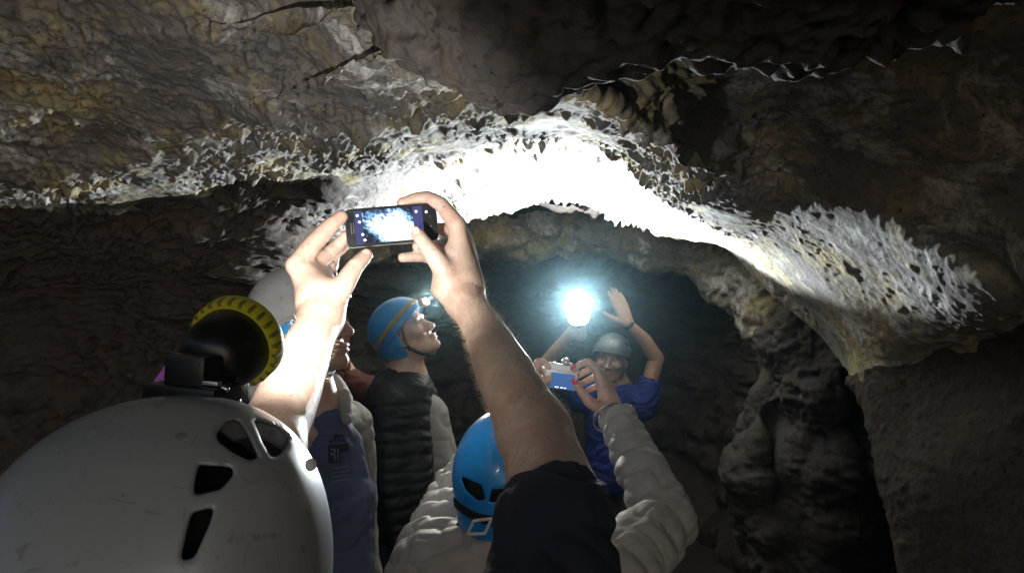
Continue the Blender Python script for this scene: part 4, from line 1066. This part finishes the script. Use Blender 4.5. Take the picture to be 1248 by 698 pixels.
# the print on the t-shirt lies on the cloth
from mathutils.bvhtree import BVHTree
def decal(name, o, quads, mat, parent, lift=.0012):
    """flat print: small patches laid on the cloth they cover, given in photo pixels"""
    me = o.data; bv = BVHTree.FromPolygons([v.co[:] for v in me.vertices], [p.vertices[:] for p in me.polygons])
    V, F = [], []
    for q in quads:
        q = np.array(q, float); n = 5; g = {}
        for i in range(n + 1):
            for j in range(n + 1):
                a = q[0] + (q[1] - q[0]) * i / n; b = q[3] + (q[2] - q[3]) * i / n; c = a + (b - a) * j / n
                d = Vector(P(c[0], c[1], 1)) - cam.location; d.normalize()
                h, nn, _, _ = bv.ray_cast(cam.location, d)
                if h is not None:
                    if nn.dot(d) > 0: nn = -nn
                    g[i, j] = len(V); V.append(h + nn * lift)
        for i in range(n):
            for j in range(n):
                k = [(i, j), (i + 1, j), (i + 1, j + 1), (i, j + 1)]
                if all(x in g for x in k): F.append([g[x] for x in k])
    if F: return mesh_obj(name, V, F, mat, parent)
def rect(x0, y0, x1, y1, sl=0.0): return [(x0, y0), (x1, y0 + sl), (x1, y1 + sl), (x0, y1)]
decal('shirt_print', teeB, [rect(400, 548, 416, 572, -2), rect(416, 546, 427, 557, -1), rect(403, 545, 407, 541), rect(408, 533, 411, 543), rect(411, 534, 413, 538), rect(413, 533, 416, 543), rect(418, 534, 424, 536), rect(418, 536, 420, 542), rect(422, 536, 424, 542), rect(418, 541, 424, 543)], M_PRINT, teeB)
decal('shirt_print', teeB, [rect(404, 552, 409, 554), rect(404, 552, 406, 560), rect(404, 559, 409, 561), rect(408, 552, 409.6, 569), rect(412, 552, 413.6, 568)] + [rect(405, y, 428, y + 1.8, -3) for y in (577, 583, 589, 595)], M_PRINT2, teeB, .0018)

B_.location = B_.location + Vector((-.035, .15, -.02))

# ------------------------------------------------------------------ a visitor in a rust red jacket, mostly hidden
D_ = thing('person', 'person in a rust red jacket standing in shadow between white and blue helmets', 'person', (-.66, 3.5, 0))
HD = Frame(P(400, 404, 3.5), axes((.15, .95, .15), (-.1, -.2, 1)))
m = Model(); add_head(m, HD); nD = np.array([-.765, 3.5, 1.46]); m.cap(HD((-.02, 0, -.05)), nD, .055, .06, k=.03)
m.chain([nD, np.array([-.70, 3.5, 1.2]), np.array([-.70, 3.5, .9])], [.08, .11, .11], k=.05)
SD0, SD1 = np.array([-.87, 3.55, 1.40]), np.array([-.60, 3.44, 1.38])
m.chain([nD, SD0, np.array([-.92, 3.55, 1.12]), np.array([-.85, 3.6, .9])], [.06, .05, .042, .028], k=.03); m.chain([nD, SD1, np.array([-.57, 3.42, 1.12]), np.array([-.6, 3.5, .9])], [.06, .05, .042, .028], k=.03)
add_hand(m, Frame((-.85, 3.6, .9), axes((.1, .1, -1), (-1, 0, 0))), [(.3, .4, .3)] * 4, s=.92); add_hand(m, Frame((-.6, 3.5, .9), axes((.1, .1, -1), (1, 0, 0))), [(.3, .4, .3)] * 4, s=.92)
m.obj('body', .005, M_SKIN2, D_)
m = Model(); m.ell((-.015, 0, .025), (.118, .10, .112), T=HD, k=.02); m.cap((-.04, 0, -.05), (-.05, 0, -.16), .095, .10, T=HD, k=.04); m.ell((.125, 0, -.02), (.05, .055, .085), T=HD, op=1, k=.02)
m.obj('hood', .006, M_REDJ, D_, disp=wrinkle(.005, 12))
m = Model(); m.chain([nD + (0, 0, -.05), np.array([-.69, 3.5, 1.2]), np.array([-.70, 3.5, .84])], [.115, .155, .155], k=.06)
m.chain([nD + (0, 0, -.04), SD0, np.array([-.93, 3.55, 1.12]), np.array([-.86, 3.6, .93])], [.09, .085, .068, .05], k=.04); m.chain([nD + (0, 0, -.04), SD1, np.array([-.56, 3.42, 1.12]), np.array([-.59, 3.49, .93])], [.09, .085, .068, .05], k=.04)
m.obj('jacket', .008, M_REDJ, D_, disp=wrinkle(.008, 7, 6)); legs(D_, (-.70, 3.5, .84), math.radians(50))

# ------------------------------------------------------------------ the guide with the torch
F_ = thing('person', 'guide in royal blue shirt facing the group with one palm open and a torch raised', 'person', (.55, 4.4, 0))
HF = Frame(P(745, 438, 4.34), axes((-.30, -1, .02), (.13, 0, 1)))
m = Model(); add_head(m, HF); nF = np.array([.55, 4.39, 1.31]); m.cap(HF((-.02, 0, -.055)), nF, .056, .062, k=.03)
SF1 = P(784, 494, 4.38); EF1 = P(800, 437, 4.36); WF1 = P(764, 393, 4.28)
SF0 = np.array([.37, 4.40, 1.24]); EF0 = P(664, 446, 4.25); WF0 = P(697, 404, 4.14)
m.chain([nF, SF1, EF1, P(786, 415, 4.33), WF1], [.06, .052, .042, .038, .026], k=.03); m.chain([nF, SF0, EF0, P(678, 428, 4.2), WF0], [.06, .052, .042, .038, .026], k=.03)
m.chain([nF, np.array([.55, 4.42, 1.1]), np.array([.55, 4.42, .86])], [.085, .12, .12], k=.06)
wd = P(746, 347, 4.27) - WF1; thd = P(737, 372, 4.25) - WF1
xh = wd / np.linalg.norm(wd); yh = thd - xh * (thd @ xh); yh /= np.linalg.norm(yh)
Th = Frame(WF1, np.stack([xh, yh, np.cross(xh, yh)], 1))
add_hand(m, Th, [(.06, .08, .06), (.03, .06, .04), (.05, .08, .06), (.1, .1, .08)], spread=.0, s=1.06, thumb=[(.012, .022, -.002), (.04, .054, -.005), (.066, .077, -.006), (.09, .092, -.006)])
# the fist round the torch
td = TORCH_DIR / np.linalg.norm(TORCH_DIR); grip = TORCH - td * .075
up2 = np.cross(td, np.array([1., 0, 0])); up2 /= np.linalg.norm(up2); si2 = np.cross(td, up2)
palm = grip + np.array([-.012, 0.01, -.034])
m.cap(WF0, palm, .026, .027, k=.015)
for i in range(4):
    o_ = grip + td * (.030 - .020 * i)
    ring_pts = [o_ + (math.cos(a) * np.array([0, 0, -1]) + math.sin(a) * np.array([.96, .25, 0])) * .0275 for a in (0.0, .9, 1.8, 2.7, 3.5)]
    m.chain(ring_pts, [.0115, .0108, .010, .009, .0075], k=.006)
m.chain([palm, grip + np.array([-.030, 0, -.008]), grip + td * .03 + np.array([-.026, 0, .012]), grip + td * .055 + np.array([-.015, 0, .025])], [.018, .0135, .0115, .009], k=.008)
m.obj('body', .0042, M_TAN, F_)
face_details(HF, F_, M_HAIR)
hf = helmet(F_, HF, simple('grey_helmet_plastic', (.035, .045, .05), .4, noise=.1, nscale=15, coat=.2), None, .0048, tilt=.22, z0=.018)
m = Model(); m.chain([(.02, -.08, -.03), (.03, -.066, -.09), (.047, 0, -.127), (.03, .066, -.09), (.02, .08, -.03)], [.006] * 5, T=HF, k=.002); m.obj('chin_strap', .003, M_BLKSTRAP, hf)
fw_ = Frame(WF1 + (WF1 - EF1) * -.06, axes(WF1 - EF1, (0, 1, 0)))
lathe('wrist_band', [(-.009, .0275), (-.009, .0315), (.009, .0305), (.009, .0265)], fw_, M_BLKSTRAP, F_, 24)
m = Model(); m.chain([nF + (0, 0, -.05), np.array([.55, 4.42, 1.12]), np.array([.55, 4.42, .84])], [.11, .155, .15], k=.06)
m.chain([nF + (0, 0, -.04), SF1, SF1 + (EF1 - SF1) * .50], [.085, .083, .070], k=.04); m.chain([nF + (0, 0, -.04), SF0, SF0 + (EF0 - SF0) * .48], [.085, .083, .068], k=.04)
m.cap(SF1 + (EF1 - SF1) * .42, EF1, .058, .058, op=1, k=.004)
m.obj('shirt', .006, M_BLUEJ, F_, disp=wrinkle(.006, 8, 12)); legs(F_, (.55, 4.42, .84), math.radians(-100))

# the torch in his hand
tf = thing('torch', 'lit bright white torch held up by the guide at the back', 'torch', TORCH)
FT_ = Frame(TORCH, axes(td, (0, 0, 1)))
lathe('torch_barrel', [(-.135, 0), (-.135, .014), (-.13, .0165), (-.05, .0165), (-.042, .020), (-.040, .034), (-.030, .046), (-.022, .050), (-.022, .046), (-.028, .044)], FT_, M_BLACK, tf, 32)
lathe('lens', [(-.030, .048), (-.018, .055), (.0, .0585), (.018, .0555), (.036, .0455), (.049, .030), (.056, .014), (.058, 0)], FT_, M_GLOW, tf, 32)
lathe('grip_ring', [(-.118, .0168), (-.118, .0182), (-.110, .0182), (-.110, .0168)], FT_, M_BLACK, tf, 24)

# ------------------------------------------------------------------ thin bluish haze, added to give the torch its halo
bm = bmesh.new(); bmesh.ops.create_cube(bm, size=1)
for v in bm.verts: v.co = Vector((v.co.x * 14.0, 2.2 + v.co.y * 13.0, .9 + v.co.z * 5.4))
mh = bpy.data.materials.new('haze'); mh.use_nodes = True; n = mh.node_tree
n.nodes.remove(n.nodes['Principled BSDF']); v = n.nodes.new('ShaderNodeVolumePrincipled')
v.inputs['Color'].default_value = (.55, .88, 1, 1); v.inputs['Density'].default_value = 0.0021; v.inputs['Anisotropy'].default_value = 0.96
n.links.new(v.outputs[0], n.nodes['Material Output'].inputs['Volume'])
hz = bm_obj('haze', bm, mh); hz['kind'] = 'stuff'
